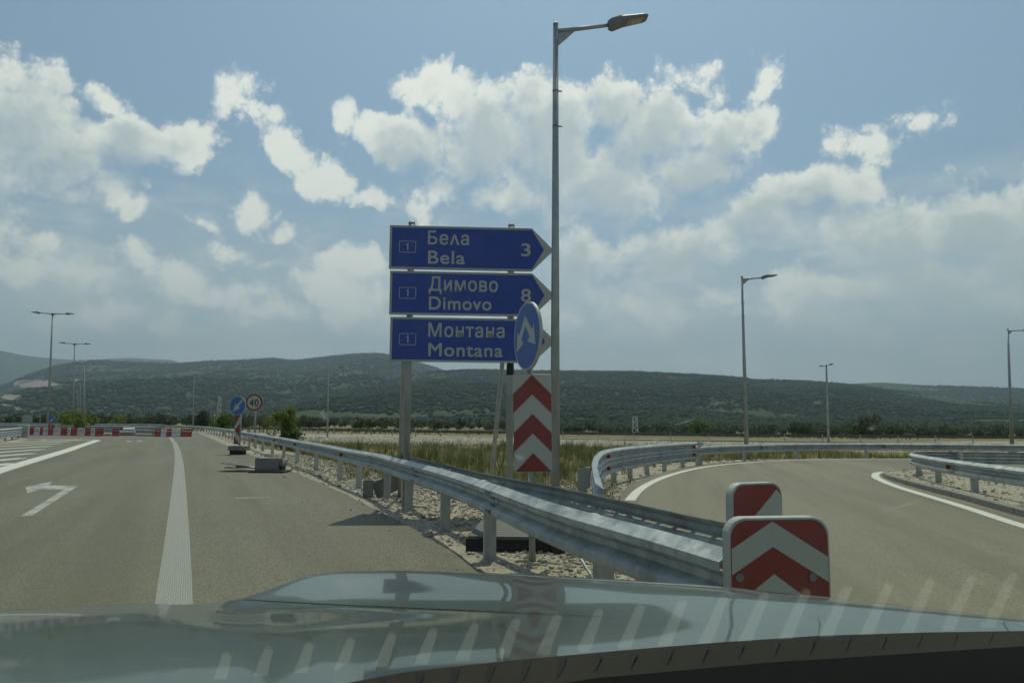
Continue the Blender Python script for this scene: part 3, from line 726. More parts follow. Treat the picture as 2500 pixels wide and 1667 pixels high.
def nose(parent, o, n, w, h, top, white, depth=.14, rad=.085):
    """rounded sheet-metal end nose with a chevron face; o = ground point under its middle, n = facing"""
    ux = Vector((-n.y, n.x, 0)); uy = Vector((0, 0, 1)); pts = []
    x0, x1, y0, y1 = -w / 2, w / 2, top - h, top
    for cx, cy, a0 in ((x1 - rad, y1 - rad, 0), (x0 + rad, y1 - rad, 90), (x0 + .02, y0 + .02, 180), (x1 - .02, y0 + .02, 270)):
        r = rad if a0 < 180 else .02
        for k in range(7): a = R(a0 + 15 * k); pts.append((cx + r * math.cos(a), cy + r * math.sin(a)))
    b = MB(); b.prism(pts, o, ux, uy, n, -depth, 0); sh = bevel(b.build('end_nose', ['galvanised_post'], parent), .008, 3)
    ip = [(p[0] * (1 - .012 / w * 2), (p[1] - (y0 + y1) / 2) * (1 - .012 / h * 2) + (y0 + y1) / 2) for p in pts]
    MB().prism(ip, o, ux, uy, n, -.001, .0025).build('chevron_face', 'sign_red', sh)
    for poly in white: MB().prism(poly, o, ux, uy, n, .002, .004).build('chevron_stripe', 'sign_white', sh)
    return sh, ux, uy
def vband(w, cx, p, m, t): return [(-w / 2, p - m * (cx + w / 2)), (-w / 2, p - m * (cx + w / 2) - t), (cx, p - t), (w / 2, p - m * (w / 2 - cx) - t), (w / 2, p - m * (w / 2 - cx)), (cx, p)]
n1 = Vector((.16, -.985, 0)).normalized(); o1 = Vector((1.246, 3.55, 0))
wi = .476
sh, ux, uy = nose(gr, o1, n1, .505, .80, .930, [vband(wi, -.035, .912, .60, .115), [(-.033, .675), (-wi / 2 + .02, .545), (-wi / 2 + .02, .31), (wi / 2 - .03, .31), (wi / 2 - .03, .505)]], .07)
sh['label'] = 'rounded red and white chevron nose nearest the car'
for bx, bz in ((-.205, .664), (.155, .657)):
    c = o1 + ux * bx + uy * bz; MB().tube([c + n1 * .003, c + n1 * .012], .019, 16).build('bolt', 'lamp_body', sh)
n2 = Vector((.42, -.90, 0)).normalized(); o2 = Vector((1.497, 4.62, 0))
w2 = .375
sh2, ux, uy = nose(gr, o2, n2, .40, .62, 1.008, [[(.150, .965), (w2 / 2, .925), (w2 / 2, .42), (-w2 / 2, .42), (-w2 / 2, .675)]], .06)
sh2['label'] = 'rounded red nose with white corner behind the nearest one'
# steel cable and anchor foot under the near beam
p0, d0 = at_arc(FRONT, Lf, 2.6)
MB().tube([(.47, 6.35, .42), (.62, 5.95, .20), (.74, 5.7, -.05)], .011, 6).build('anchor_cable', 'galvanised_pole', gr)
MB().box((.66, 6.0, -.1), (.78, 6.08, .30)).build('anchor_plate', 'galvanised', gr)

# curved rail along the ramp: two beams high near the gore, one beam beyond
RP = smooth_path([Vector((*p, 0)) for p in [(.80, 7.3), (.96, 9.0), (1.22, 11.6), (1.62, 14.6), (2.1, 17.2), (2.75, 19.2), (3.6, 21.1), (4.85, 23.6), (6.5, 26.4), (8.6, 28.9), (11.4, 31.5), (14.8, 33.3), (18.2, 33.7), (22, 33.6), (27, 32.4), (36, 28.2)]], 2)
ramp = thing('guardrail', (0, 0, 0), 'curved steel guardrail along the outer edge of the ramp', 'guardrail')
Lr = arc(RP); sd = Lr[min(range(len(RP)), key=lambda i: abs(RP[i].x - 6.55))]
rail_beams(ramp, RP, 1, .79, 4, 0, .4, 0, sd); rail_beams(ramp, RP, 1, .52, 4, 0, .4, 0, sd)
rail_beams(ramp, RP, 1, .64, 4, 0, .6, sd - .1)
rail_posts(ramp, RP, 1, .79, [3.1, 9.9, 11.8, 13.5, 15.2, 17.0, 18.9, 20.6], .12, zg=-.12)
q = [sd + .5]
while q[-1] < Lr[-1] - 2: q.append(q[-1] + 3.9)
rail_posts(ramp, RP, 1, .64, q, .12, zg=-.12)
reflectors(ramp, RP, 1, .79, [10.2, 19.6]); reflectors(ramp, RP, 1, .52, [10.2, 19.6]); reflectors(ramp, RP, 1, .64, [sd + 5.5, sd + 13, sd + 21])
# end plate where the two-beam part steps down
p, d = at_arc(RP, Lr, sd); n = Vector((d.y, -d.x, 0))
MB().prism([(0, .52), (0, .80), (.35, .64), (.35, .50)], p + n * .10, d, Vector((0, 0, 1)), n, -.006, .006).build('transition_plate', 'galvanised', ramp)
# island rail: a V of two legs
IR = smooth_path([Vector((*p, .1)) for p in [(7.5, 4), (7.9, 8.5), (8.55, 12.2), (9.05, 15.0), (9.85, 18.0), (10.55, 20.0), (11.15, 20.9), (12.0, 21.1), (14, 20.8), (18, 19.6), (25, 17)]], 2)
isl = thing('guardrail', (0, 0, 0), 'steel guardrail bent round the nose of the kerbed island', 'guardrail')
Li = arc(IR); rail_beams(isl, IR, -1, .58, 4, 0, .25)
rail_posts(isl, IR, -1, .58, [x for x in np.arange(1.5, Li[-1] - 1, 2.45)], .12, zg=0)
reflectors(isl, IR, -1, .58, [12.3, 5.0])
# far road rail, its backlit shade put into a darker metal colour
FR = smooth_path([Vector((*p, -.27)) for p in [(-110, 205), (-60, 140), (-34, 113), (-11, 93), (10, 84), (40, 80), (120, 84)]], 2)
fr = thing('guardrail', (0, 0, 0), 'dark distant guardrail along the road beyond the gravel bank', 'guardrail')
rail_beams(fr, FR, -1, .80, 12, 0, 4, splice=False, material='galvanised_backlit'); Lfr = arc(FR)
rail_posts(fr, FR, -1, .80, [x for x in np.arange(20, Lfr[-1] - 60, 4.0)], .1, spacer=False)
# left: rail with a boxy end, and rails behind the barriers
LE = [Vector((*p, 0)) for p in [(-26, 36), (-30.6, 44.6), (-34.3, 51.6), (-38.2, 58.9)]]
lr = thing('guardrail', (0, 0, 0), 'double-beam guardrail with a grey end box by the hatched area', 'guardrail')
rail_beams(lr, LE, 1, .80, 4, 0, 1, splice=False); rail_beams(lr, LE, 1, .48, 4, 0, 1, splice=False)
rail_posts(lr, LE, 1, .80, [x for x in np.arange(1, arc(LE)[-1], 4.0)], .12)
pe, de = at_arc(LE, arc(LE), 99); b = MB(); b.box((-.1, -.45, .1), (1.1, .35, 1.02), Matrix.Translation(pe) @ Matrix.Rotation(math.atan2(de.y, de.x), 4, 'Z')); bevel(b.build('end_box', 'galvanised_post', lr), .06)
for pts, lab, zt in (([(-34, 72.5), (-41, 78), (-52, 84), (-75, 93)], 'guardrail behind the barriers nearest the round blue sign', .85), ([(-45, 98), (-52, 101), (-70, 104), (-95, 106)], 'short pale guardrail past the yellow-green bushes', .95)):
    pth = smooth_path([Vector((*p, 0)) for p in pts], 2); g2 = thing('guardrail', (0, 0, 0), lab, 'guardrail')
    rail_beams(g2, pth, -1, zt, 8, 0, 2, splice=False); rail_beams(g2, pth, -1, zt - .36, 8, 0, 2, splice=False); rail_posts(g2, pth, -1, zt, [x for x in np.arange(1, arc(pth)[-1], 4.0)], .12, spacer=False)

# ------------------------------------------------------------------ signs
def text_mesh(s):
    c = bpy.data.curves.new('lettering', 'FONT'); c.body = s; c.size = 1; c.resolution_u = 4; c.space_character = 1.08
    o = bpy.data.objects.new('lettering', c); COL.objects.link(o); dg = bpy.context.evaluated_depsgraph_get(); dg.update()
    me = bpy.data.meshes.new_from_object(o.evaluated_get(dg)); bpy.data.objects.remove(o); return me
def place_text(s, o, ux, uy, un, x0, x1, y0, y1, material, parent, lift=.004, bold=.013):
    """fit the word into x0..x1, baseline y0 to cap height y1; strokes are thickened by laying shifted copies over each other"""
    me = text_mesh(s); co = np.empty(len(me.vertices) * 3); me.vertices.foreach_get('co', co); co = co.reshape(-1, 3)
    faces = [tuple(p.vertices) for p in me.polygons]; n = len(co); V = []; F = []; bpy.data.meshes.remove(me)
    mn, mx = co[:, 0].min(), co[:, 0].max(); kx = (x1 - x0) / (mx - mn + 2 * bold); ky = (y1 - y0) / (.727 + 2 * bold)
    for k, (a, b) in enumerate(((-1, -1), (1, -1), (-1, 1), (1, 1), (0, -1), (0, 1), (-1, 0), (1, 0))):
        X = x0 + (co[:, 0] - mn + bold + a * bold) * kx; Yv = y0 + (co[:, 1] + bold + b * bold) * ky
        V += (np.array(o)[None] + X[:, None] * np.array(ux)[None] + Yv[:, None] * np.array(uy)[None] + (lift + k * .00025) * np.array(un)[None]).tolist(); F += [tuple(i + k * n for i in f) for f in faces]
    m2 = bpy.data.meshes.new('lettering'); m2.from_pydata(V, [], F); m2.materials.append(MATS[material]); m2.update()
    return link('lettering', m2, parent)

# the direction sign
rot = R(3.3); un = Vector((math.sin(rot) * -1, -math.cos(rot), 0)); un = Vector((math.sin(rot), -math.cos(rot), 0)); ux = Vector((math.cos(rot), math.sin(rot), 0)); uy = Vector((0, 0, 1))
so = A(953, 716, 12.62)
ds = thing('direction_sign', (-1.66, 12.78, -.06), 'blue three-board direction sign with white arrow tips on steel posts', 'road sign'); DSI = ds.location.copy()
def inv(o): o.matrix_parent_inverse = Matrix.Translation(-DSI); return o
def uv(px, py): q = onplane(px, py, so, un) - so; return q.dot(ux), q.dot(uy)
Z4 = lambda x, y: uv(900 + x / 3.92, 500 + y / 3.92)
BOARDS = [((205, 197), (205, 609), (1565, 228), (1770, 432), (1565, 634), 1678), ((207, 632), (207, 1047), (1568, 658), (1782, 870), (1568, 1072), 1682), ((209, 1073), (209, 1497), (1570, 1098), (1792, 1302), (1570, 1520), 1688)]
for k, (tl, bl, tr, tip, br, ip) in enumerate(BOARDS):
    x0 = Z4(*tl)[0]; y1 = Z4(*tl)[1]; y0 = Z4(*bl)[1]; xs = Z4(*tr)[0]; xt = Z4(*tip)[0]; xi = Z4(ip, tip[1])[0]; ym = (y0 + y1) / 2
    b = MB(); b.prism([(x0, y0), (xs, y0), (xt, ym), (xs, y1), (x0, y1)], so, ux, uy, un, -.05, 0); bd = inv(b.build('board', 'sign_white', ds))
    inv(MB().prism([(x0 + .038, y0 + .034), (xs, y0 + .034), (xi, ym), (xs, y1 - .034), (x0 + .038, y1 - .034)], so, ux, uy, un, -.001, .0025).build('blue_field', 'sign_blue', bd)).matrix_parent_inverse = Matrix()
    for c in bd.children: c.matrix_parent_inverse = Matrix()
    # raised rim
    b = MB()
    for (a, c) in (((x0, y0), (x0 + .012, y1)), ((x0 + .012, y0), (xs, y0 + .012)), ((x0 + .012, y1 - .012), (xs, y1))): b.prism([a, (c[0], a[1]), c, (a[0], c[1])], so, ux, uy, un, 0, .012)
    b.build('rim', 'sign_grey', bd)
    # route number in a thin rounded frame
    bx = [(293, 345, 452, 460), (293, 787, 453, 900), (293, 1228, 453, 1342)][k]; (a0, b1), (a1, b0) = Z4(bx[0], bx[1]), Z4(bx[2], bx[3])
    def rr(x0, y0, x1, y1, r):
        out = []
        for cx, cy, s0 in ((x1 - r, y1 - r, 0), (x0 + r, y1 - r, 90), (x0 + r, y0 + r, 180), (x1 - r, y0 + r, 270)):
            for q in range(5): t = R(s0 + 22.5 * q); out.append((cx + r * math.cos(t), cy + r * math.sin(t)))
        return out
    O = rr(a0, b0, a1, b1, .022); I = rr(a0 + .010, b0 + .010, a1 - .010, b1 - .010, .014); m = len(O); b = MB()
    b.add([so + ux * p[0] + uy * p[1] + un * .004 for p in O + I], [(i, (i + 1) % m, m + (i + 1) % m, m + i) for i in range(m)]); b.build('number_frame', 'sign_letter', bd)
    yc = (b0 + b1) / 2; xc = (a0 + a1) / 2; MB().prism([(xc + a_ * .13, yc - .065 + b_ * .13) for a_, b_ in ((-.03, 0), (.115, 0), (.115, 1), (0, 1), (-.17, .80), (-.12, .70), (-.03, .78))], so, ux, uy, un, .002, .0042).build('lettering', 'sign_letter', bd)
    WORDS = [[('Бе\u028Cа', 567, 960, 250, 384), ('Bela', 568, 922, 434, 567), ('3', 1460, 1550, 364, 494)], [('Димово', 575, 1237, 690, 829), ('Dimovo', 575, 1175, 873, 1007), ('8', 1458, 1552, 799, 928)], [('Монтана', 570, 1300, 1132, 1268), ('Montana', 570, 1283, 1318, 1452)]][k]
    for wd, ax, bx_, ty, by in WORDS:
        (u0, _), (u1, _) = Z4(ax, by), Z4(bx_, by); v0 = Z4((ax + bx_) / 2, by)[1]; v1 = Z4((ax + bx_) / 2, ty)[1]
        place_text(wd, so, ux, uy, un, u0, u1, v0, v1, 'sign_letter', bd)
ptop = A(1000, 548, 12.74).z + .02
for px, base in ((1001.5, -.06), (1251, -.10)):
    x = onplane(px if px < 1100 else 1247, 716, so - un * .12, un)
    inv(MB().tube([(x.x, x.y, base), (x.x, x.y, ptop)], .058, 16).build('post', 'galvanised_pole', ds, True)); inv(MB().tube([(x.x, x.y, ptop), (x.x, x.y, ptop + .03)], [.064, .05], 16).build('post_cap', 'galvanised_pole', ds, True))
    inv(MB().tube([(x.x - .10, x.y + .08, ptop - 2.0), (x.x - .42, x.y + 2.2, -.4)], .042, 12).build('strut', 'galvanised_pole', ds, True))
xb = onplane(1247, 716, so - un * .12, un)
inv(MB().tube([(xb.x, xb.y, ptop - 2.62), (xb.x, xb.y, ptop - 2.42)], .064, 16).build('clamp', 'rubber', ds, True))

# keep-either-side sign over a chevron board
cp = G(1301, 1357); cs = thing('chevron_sign', (cp.x, cp.y, -.06), 'tall red and white chevron board under a turned blue disc sign', 'road sign')
CI = Vector((cp.x, cp.y, -.06))
def pc(o): o.matrix_parent_inverse = Matrix.Translation(-CI); return o
cun = Vector((0.02, -1, 0)).normalized(); cux = Vector((1, .02, 0)).normalized(); co_ = A(1298, 1032, cp.y - .06)
Z5 = lambda x, y: ((onplane(1200 + x * .3506, 700 + y * .3506, co_, cun) - co_).dot(cux), (onplane(1200 + x * .3506, 700 + y * .3506, co_, cun) - co_).z)
pan = [Z5(147, 608), Z5(415, 608), Z5(421, 1290), Z5(160, 1290)]
pnl = pc(MB().prism(pan[::-1], co_, cux, uy, cun, -.02, 0).build('chevron_board', ['sign_white'], cs)); bevel(pnl, .008)
for k, (pk, lo) in enumerate((((281, 613), (283, 748)), ((286, 883), (288, 1020)), ((291, 1157), None))):
    f = [Z5(150 + 4 * k, 747 + 271 * k), Z5(*pk), Z5(416 + 2 * k, 747 + 271 * k)]
    if lo: f += [Z5(417 + 2 * k, 880 + 271 * k), Z5(*lo), Z5(152 + 4 * k, 880 + 271 * k)]
    else: f = [Z5(168, 1286), Z5(*pk), Z5(418, 1286)]
    MB().prism(f[::-1], co_, cux, uy, cun, -.001, .003).build('chevron_stripe', 'sign_red', pnl)
ptp = A(1291, 740, cp.y).z
pc(MB().tube([(cp.x, cp.y, -.3), (A(1291, 740, cp.y).x, cp.y, ptp)], .033, 12).build('post', 'galvanised_pole', cs, True))
def disc_sign(parent, c, r, yaw, blue, arrow, white_rim=.03, pi=None, thick=.03):
    """disc facing -Y turned by yaw; arrow = polygons in unit disc coordinates"""
    n = Vector((math.sin(yaw), -math.cos(yaw), 0)); x = Vector((math.cos(yaw), math.sin(yaw), 0)); z = Vector((0, 0, 1))
    circ = lambda q: [(q * math.cos(2 * math.pi * k / 48), q * math.sin(2 * math.pi * k / 48)) for k in range(48)]
    d = MB().prism(circ(r), c, x, z, n, -thick, 0).build('disc', 'sign_white', parent)
    f = MB().prism(circ(r * (1 - white_rim)), c, x, z, n, -.001, .002).build('disc_face', blue, d)
    for a in arrow:
        import bmesh
        o = MB().prism([(p[0] * r, p[1] * r) for p in a], c, x, z, n, .0015, .004).build('arrow', 'sign_letter', d)
        bm = bmesh.new(); bm.from_mesh(o.data); bmesh.ops.triangulate(bm, faces=bm.faces[:]); bmesh.ops.recalc_face_normals(bm, faces=bm.faces[:]); bm.to_mesh(o.data); bm.free()
    return d
dc = A(1285.5, 820, cp.y - .09)
arr = [(230, 200), (188, 330), (175, 305), (167, 440), (220, 388), (203, 360), (233, 268), (267, 352), (250, 380), (307, 415), (295, 275), (284, 312)]
sx_ = 97.0; sy_ = 237.0
dd = disc_sign(cs, dc, 83.5 / 1830 * (cp.y * math.cos(PITCH) + .1), R(-69), 'sign_blue_light', [[((a - 241) / sx_, -(b_ - 342) / sy_) for a, b_ in arr][::-1]], .055); pc(dd)

# arrow post on the shoulder with its chevron strip
ab = G(583, 1109); aS = thing('arrow_post', (ab.x, ab.y, 0), 'blue left-down arrow disc over a narrow striped panel beside the guardrail', 'road sign')
def arrow_disc(parent, c, r, yaw):
    pts = [(.62, .60), (.48, .74), (-.12, .10), (-.30, .28), (-.58, -.58), (.24, -.22), (.05, -.06)]
    pts = [(.55, .72), (.70, .56), (.10, -.08), (.30, -.26), (-.56, -.62), (-.24, .22), (-.06, .06)]
    return disc_sign(parent, c, r, yaw, 'sign_blue2', [pts[::-1]], .05)
mat('sign_blue2', rough=.35, fn=f_retro((.02, .11, .36)))
arrow_disc(aS, Vector((A(580, 990, ab.y - .06).x - ab.x, -.06, A(580, 990, ab.y - .06).z)), .405, R(-18))
def striped_panel(parent, x0, x1, z0, z1, yy, n=2):
    p = bevel(MB().box((x0, yy - .015, z0), (x1, yy + .015, z1)).build('striped_panel', 'sign_white', parent), .006)
    w = x1 - x0; H = z1 - z0; f = yy - .0155
    for a, b_ in (((x0, z1), (x1, z1)),): pass
    def pf(pts): MB().prism([(q[0], q[1]) for q in pts], Vector((0, f, 0)), Vector((1, 0, 0)), Vector((0, 0, 1)), Vector((0, -1, 0)), 0, .003).build('stripe', 'sign_red', p)
    pf([(x0, z1), (x0, z1 - .40 * H), (x1, z1 - .0 * H)]); pf([(x1, z1 - .28 * H), (x0 + .1 * w, z1 - .50 * H), (x0 + .1 * w, z1 - .52 * H), (x1, z1 - .76 * H)]); pf([(x0, z0), (x1, z0), (x0, z1 - .72 * H)])
pw = A(573, 1050, ab.y).x - ab.x; pw2 = A(586.8, 1050, ab.y).x - ab.x
striped_panel(aS, pw, pw2, A(580, 1083.5, ab.y).z, A(580, 1013, ab.y).z, -.04)
MB().tube([(.02, 0, .1), (.02, 0, 2.1)], .03, 10).build('post', 'galvanised_pole', aS, True)
b = MB(); b.box((-.36, -.3, .17), (.36, .3, .36)); bevel(b.build('base_block', 'concrete', aS), .015)
b = MB(); b.box((-.30, -.24, 0), (.22, .24, .17)); b.build('rubber_shade_foot', 'rubber', aS)  # black foot where the block's shadow lies, shade put into its shape

# speed limit sign behind the rail
sb = G(620, 1087); sp_ = thing('speed_limit_sign', (sb.x, sb.y, -.06), 'round red-rimmed 40 speed limit sign on a grey post', 'road sign')
c40 = A(620.3, 982, sb.y); cl = Vector((c40.x - sb.x, 0, c40.z + .06)); r40 = 21.9 / 1830 * sb.y
MB().tube([(0, .05, -.4), (0, .05, cl.z + r40 * .8)], .05, 12).build('post', 'galvanised_pole', sp_, True)
circ = lambda q: [(q * math.cos(2 * math.pi * k / 48), q * math.sin(2 * math.pi * k / 48)) for k in range(48)]
X3, Z3, NY = Vector((1, 0, 0)), Vector((0, 0, 1)), Vector((0, -1, 0))
d4 = MB().prism(circ(r40), cl, X3, Z3, NY, -.03, 0).build('disc', 'sign_white', sp_)
MB().prism(circ(r40 * .965), cl, X3, Z3, NY, -.001, .003).build('red_rim', 'sign_red', d4); MB().prism(circ(r40 * .74), cl, X3, Z3, NY, .002, .005).build('white_field', 'sign_white', d4)
tx = place_text('40', cl, X3, Z3, NY, -r40 * .52, r40 * .52, -r40 * .44, r40 * .40, 'sign_black', d4, .0065)

# small arrow sign behind the left barriers
lb = A(128, 1030, 72); lS = thing('arrow_post', (lb.x, lb.y, 0), 'small round blue arrow sign behind the left row of barriers', 'road sign')
arrow_disc(lS, Vector((0, -.05, A(129.5, 1023, 72).z)), 8.6 / 1830 * 72, R(24))
MB().tube([(0, 0, 0), (0, 0, A(129.5, 1023, 72).z)], .03, 8).build('post', 'galvanised_pole', lS, True)
for s_, xx in ((-1, -.26), (1, .30)):
    p = MB(); M = Matrix.Translation((xx, 0, .35)) @ Matrix.Rotation(R(-14), 4, 'Y'); p.box((-.24, -.02, -.1), (.24, .02, .72), M); o = p.build('striped_panel', 'sign_white', lS)
    q = MB(); q.prism([(-.24, -.1), (-.02, -.1), (.24, .42), (.24, .72), (.16, .72), (-.24, .0)] if s_ < 0 else [(.24, -.1), (.0, -.1), (-.24, .42), (-.24, .72), (-.1, .72), (.24, .1)], M @ Vector((0, 0, 0)), (M.to_3x3() @ Vector((1, 0, 0))), (M.to_3x3() @ Vector((0, 0, 1))), (M.to_3x3() @ Vector((0, -1, 0))), .02, .026); q.build('stripe', 'sign_red', o)
# give way sign seen far off, and the back of a big sign
gw = A(523, 1036, 120); g_ = thing('give_way_sign', (gw.x, gw.y, 0), 'tiny triangular give way sign beyond the guardrail bend', 'road sign')
zc = A(523, 1014, 120).z
MB().tube([(0, .03, 0), (0, .03, zc + .3)], .04, 8).build('post', 'galvanised_pole', g_)
t_ = MB().prism([(-.52, .36), (0, -.52), (.52, .36)], Vector((0, 0, zc)), X3, Z3, NY, -.02, 0).build('triangle', 'sign_red', g_); MB().prism([(-.33, .25), (0, -.30), (.33, .25)], Vector((0, 0, zc)), X3, Z3, NY, -.001, .01).build('white_field', 'sign_white', t_)
bk = A(67, 1030, 100); bS = thing('board_sign', (bk.x, bk.y, 0), 'grey back of a large board sign left of the barriers', 'road sign')
z1_ = A(67, 1012, 100).z; z0_ = A(67, 1031, 100).z
bevel(MB().box((-.62, -.03, z0_), (.62, .03, z1_)).build('board', 'sign_grey', bS), .02)
for x in (-.75, .0): MB().tube([(x, .06, 0), (x, .06, z1_ - .1)], .05, 8).build('post', 'galvanised_pole', bS)

# ------------------------------------------------------------------ street lamps
def lamp_head(parent, root, d, tilt, L=.70, w=.27):
    up = Vector((0, 0, 1)); f = (d * math.cos(tilt) + up * math.sin(tilt)).normalized(); sd_ = f.cross(up).normalized(); u = sd_.cross(f).normalized(); o = root
    b = MB()
    prof = [(-.01, -.055, .06, .5), (.06, -.075, .085, .8), (.22, -.03, .10, 1.0), (.28, -.02, .085, 1.0), (.62, -.012, .05, .95), (.68, -.005, .035, .8), (.70, .005, .02, .55)]
    k = L / .70; ring = []
    for (x, lo, hi, ww) in prof:
        a = len(b.v); W_ = w * ww / 2
        for (yy, zz) in ((-W_, lo), (W_, lo), (W_, lo + (hi - lo) * .6), (W_ * .75, hi), (-W_ * .75, hi), (-W_, lo + (hi - lo) * .6)): b.v.append(tuple(o + f * x * k + sd_ * yy + u * zz * k))
        ring.append(a)
    for a, c in zip(ring, ring[1:]):
        for q in range(6): b.f.append((a + q, a + (q + 1) % 6, c + (q + 1) % 6, c + q)); b.m.append(0)
    b.f += [tuple(ring[0] + q for q in range(6))[::-1], tuple(ring[-1] + q for q in range(6))]; b.m += [0, 0]
    hd = bevel(b.build('lamp_head', 'lamp_body', parent), .012)
    for x0 in (.40, .485):
        MB().prism([(x0, -.08), (x0 + .07, -.08), (x0 + .07, .08), (x0, .08)], o - u * .022, f * k, sd_, u, -.006, .006).build('led_panel', 'lamp_glass', hd)
    MB().prism([(.33, -.11), (.61, -.11), (.61, .11), (.33, .11)], o - u * .018, f * k, sd_, u, -.003, .003).build('lens', 'sign_grey', hd)
    return hd
def lamp(base, h, arms, label, group='street lamps', r0=.085, r1=.045, detail=True, armlen=.95, hl=.70, lean=(0, 0), scale=1.0):
    o = thing('street_lamp', base, label, 'street lamp', group)
    top = Vector((lean[0], lean[1], h)); n = 14 if detail else 8
    MB().tube([(0, 0, -.3), top * .5, top], [r0, (r0 + r1) / 2, r1], n).build('pole', 'galvanised_pole', o, True)
    if detail:
        MB().tube([top, top + Vector((0, 0, .03))], [r1 * 1.1, r1 * .7], n).build('pole_cap', 'galvanised_pole', o, True)
        for z in (.30 * 4, .30 * 4 + .62):
            c = top * ((h - z) / h); bb = MB(); bb.tube([c - Vector((0, 0, .012)), c + Vector((0, 0, .012))], r1 * 1.25, n); bb.tube([c, c + Vector((.11, 0, .0))], .012, 6); bb.build('strap', 'lamp_body', o)
        MB().box((-.17, -.17, -.05), (.17, .17, .02)).build('base_plate', 'galvanised_pole', o)
    for d, ti in arms:
        d = Vector(d).normalized(); f = d * math.cos(ti) + Vector((0, 0, math.sin(ti))); st = top - Vector((0, 0, .13)); e = st + f * armlen
        bb = MB(); bb.tube([st, e], [.042 * scale, .03 * scale], 8); arm = bb.build('arm', 'galvanised_pole', o, True)
        if detail or scale > 1: MB().prism([(0, -.03), (.34, -.03), (.0, -.30)], st, f, Vector((0, 0, 1)), d.cross(Vector((0, 0, 1))), -.012, .012).build('gusset', 'galvanised_pole', arm)
        lamp_head(o, e - f * .05, d, ti + (R(4) if detail else 0), hl, .27 * scale)
    return o
mb = A(1355, 1150, 12.2); mt = A(1358, 60, 12.2)
lamp((mb.x + .0, 12.2, -.07), mt.z + .07, [((1, .05, 0), R(9))], 'tall street lamp towering behind the blue direction sign', armlen=.98, lean=(mt.x - mb.x - .01, 0))
rb = A(1823.5, 1115, 33); rt = A(1811, 674, 33)
lamp((rb.x, 33, -.12), rt.z + .1, [((1, .1, 0), R(6))], 'street lamp behind the ramp guardrail, with a bare cable at its foot', armlen=1.0, lean=(rt.x - rb.x, 0), r0=.10)
rb = A(2472, 1110, 50); rt = A(2460, 803, 50)
lamp((rb.x, 50, -.2), rt.z + .2, [((1, .1, 0), R(3))], 'street lamp cut off by the right edge of the picture', armlen=1.25, lean=(rt.x - rb.x, 0), r0=.12, r1=.06)
rb = A(2023, 1085, 80); rt = A(2017, 890, 80)
lamp((rb.x, 80, -.3), rt.z + .3, [((.02, -1, 0), R(3)), ((-.02, 1, 0), R(3))], 'thin distant street lamp standing alone beyond the ramp rail', armlen=1.0, lean=(rt.x - rb.x, 0), r0=.14, r1=.10, detail=False)
for px, pyt, pxb, Y, lab in ((129, 763, 117, 77, 'tall twin-arm street lamp behind the left barriers'), (182.5, 837, 178, 103, 'second twin-arm street lamp from the left barriers'), (206, 886, 204, 138, 'third twin-arm street lamp, just right of the second'), (206.5, 915, 208, 176, 'fourth, small twin-arm street lamp against the hill'), (196, 936, 195, 222, 'fifth, tiny twin-arm street lamp low on the hill'), (190, 950, 190, 262, 'sixth, tiniest twin-arm street lamp low on the hill')):
    rb = A(pxb, 1040, Y); rt = A(px, pyt, Y)
    k = .6 if Y > 150 else 1
    lamp((rb.x, Y, 0), rt.z, [((1, -.1, 0), R(-1)), ((-1, .1, 0), R(4))], lab, detail=False, armlen=1.55, hl=.85, lean=(rt.x - rb.x, 0), r0=.16, r1=.07, scale=1.5, group='twin-arm street lamps on the left')
for px, pyt, pxb, Y, lab in ((474, 919, 471, 128, 'slim street lamp by the bend of the guardrail'), (802, 896, 800, 92, 'slim street lamp left of the direction sign'), (1131, 1017, 1130, 300, 'tiny street lamp between the direction sign posts')):
    rb = A(pxb, 1050, Y); rt = A(px, pyt, Y)
    lamp((rb.x, Y, -.3), rt.z + .3, [((1, .1, 0), R(4))], lab, detail=False, armlen=1.3, hl=.9, lean=(rt.x - rb.x, 0), r0=.11, r1=.06, scale=1.2, group='slim street lamps')
for px, y0, y1, Y in ((1995, 1085, 1029, 110), (143, 1040, 1010, 150), (163, 1040, 1003, 170), (98, 1040, 1012, 160)):
    a_ = A(px, y0, Y); c_ = A(px, y1, Y)
    lab = {1995: 'dark wooden pole in the field beside the thin lamp', 143: 'thin grey pole between the two largest left lamps', 163: 'thin grey pole just left of the second twin lamp', 98: 'thin grey pole left of the tallest left lamp'}[px]
    tag(MB().tube([(a_.x, Y, a_.z - 1), (c_.x, Y, c_.z)], .07, 7).build('utility_pole', 'bark' if px > 1000 else 'galvanised_pole'), lab, 'pole')
# lattice masts
for px, yb, yt, Y, lab in ((1551, 1078, 1016, 105, 'small white lattice mast beyond the dark far guardrail'), (534, 1030, 968, 160, 'thin speckled lattice mast behind the bend')):
    a_ = A(px, yb, Y); c_ = A(px, yt, Y); m_ = thing('lattice_mast', (a_.x, Y, a_.z), lab, 'mast'); h_ = c_.z - a_.z; w_ = .45
    for q in ((-w_, -w_), (w_, -w_), (w_, w_), (-w_, w_)): MB().tube([(q[0], q[1], -.5), (q[0] * .55, q[1] * .55, h_)], .03, 5).build('leg', 'plastic_white', m_)
    n_ = 9
    for k in range(n_):
        z0 = h_ * k / n_; z1 = h_ * (k + 1) / n_; f0 = 1 - .45 * k / n_; f1 = 1 - .45 * (k + 1) / n_; s_ = 1 if k % 2 else -1
        MB().tube([(-w_ * f0 * s_, -w_ * f0, z0), (w_ * f1 * s_, -w_ * f1, z1)], .045, 5).build('brace', 'plastic_white', m_)

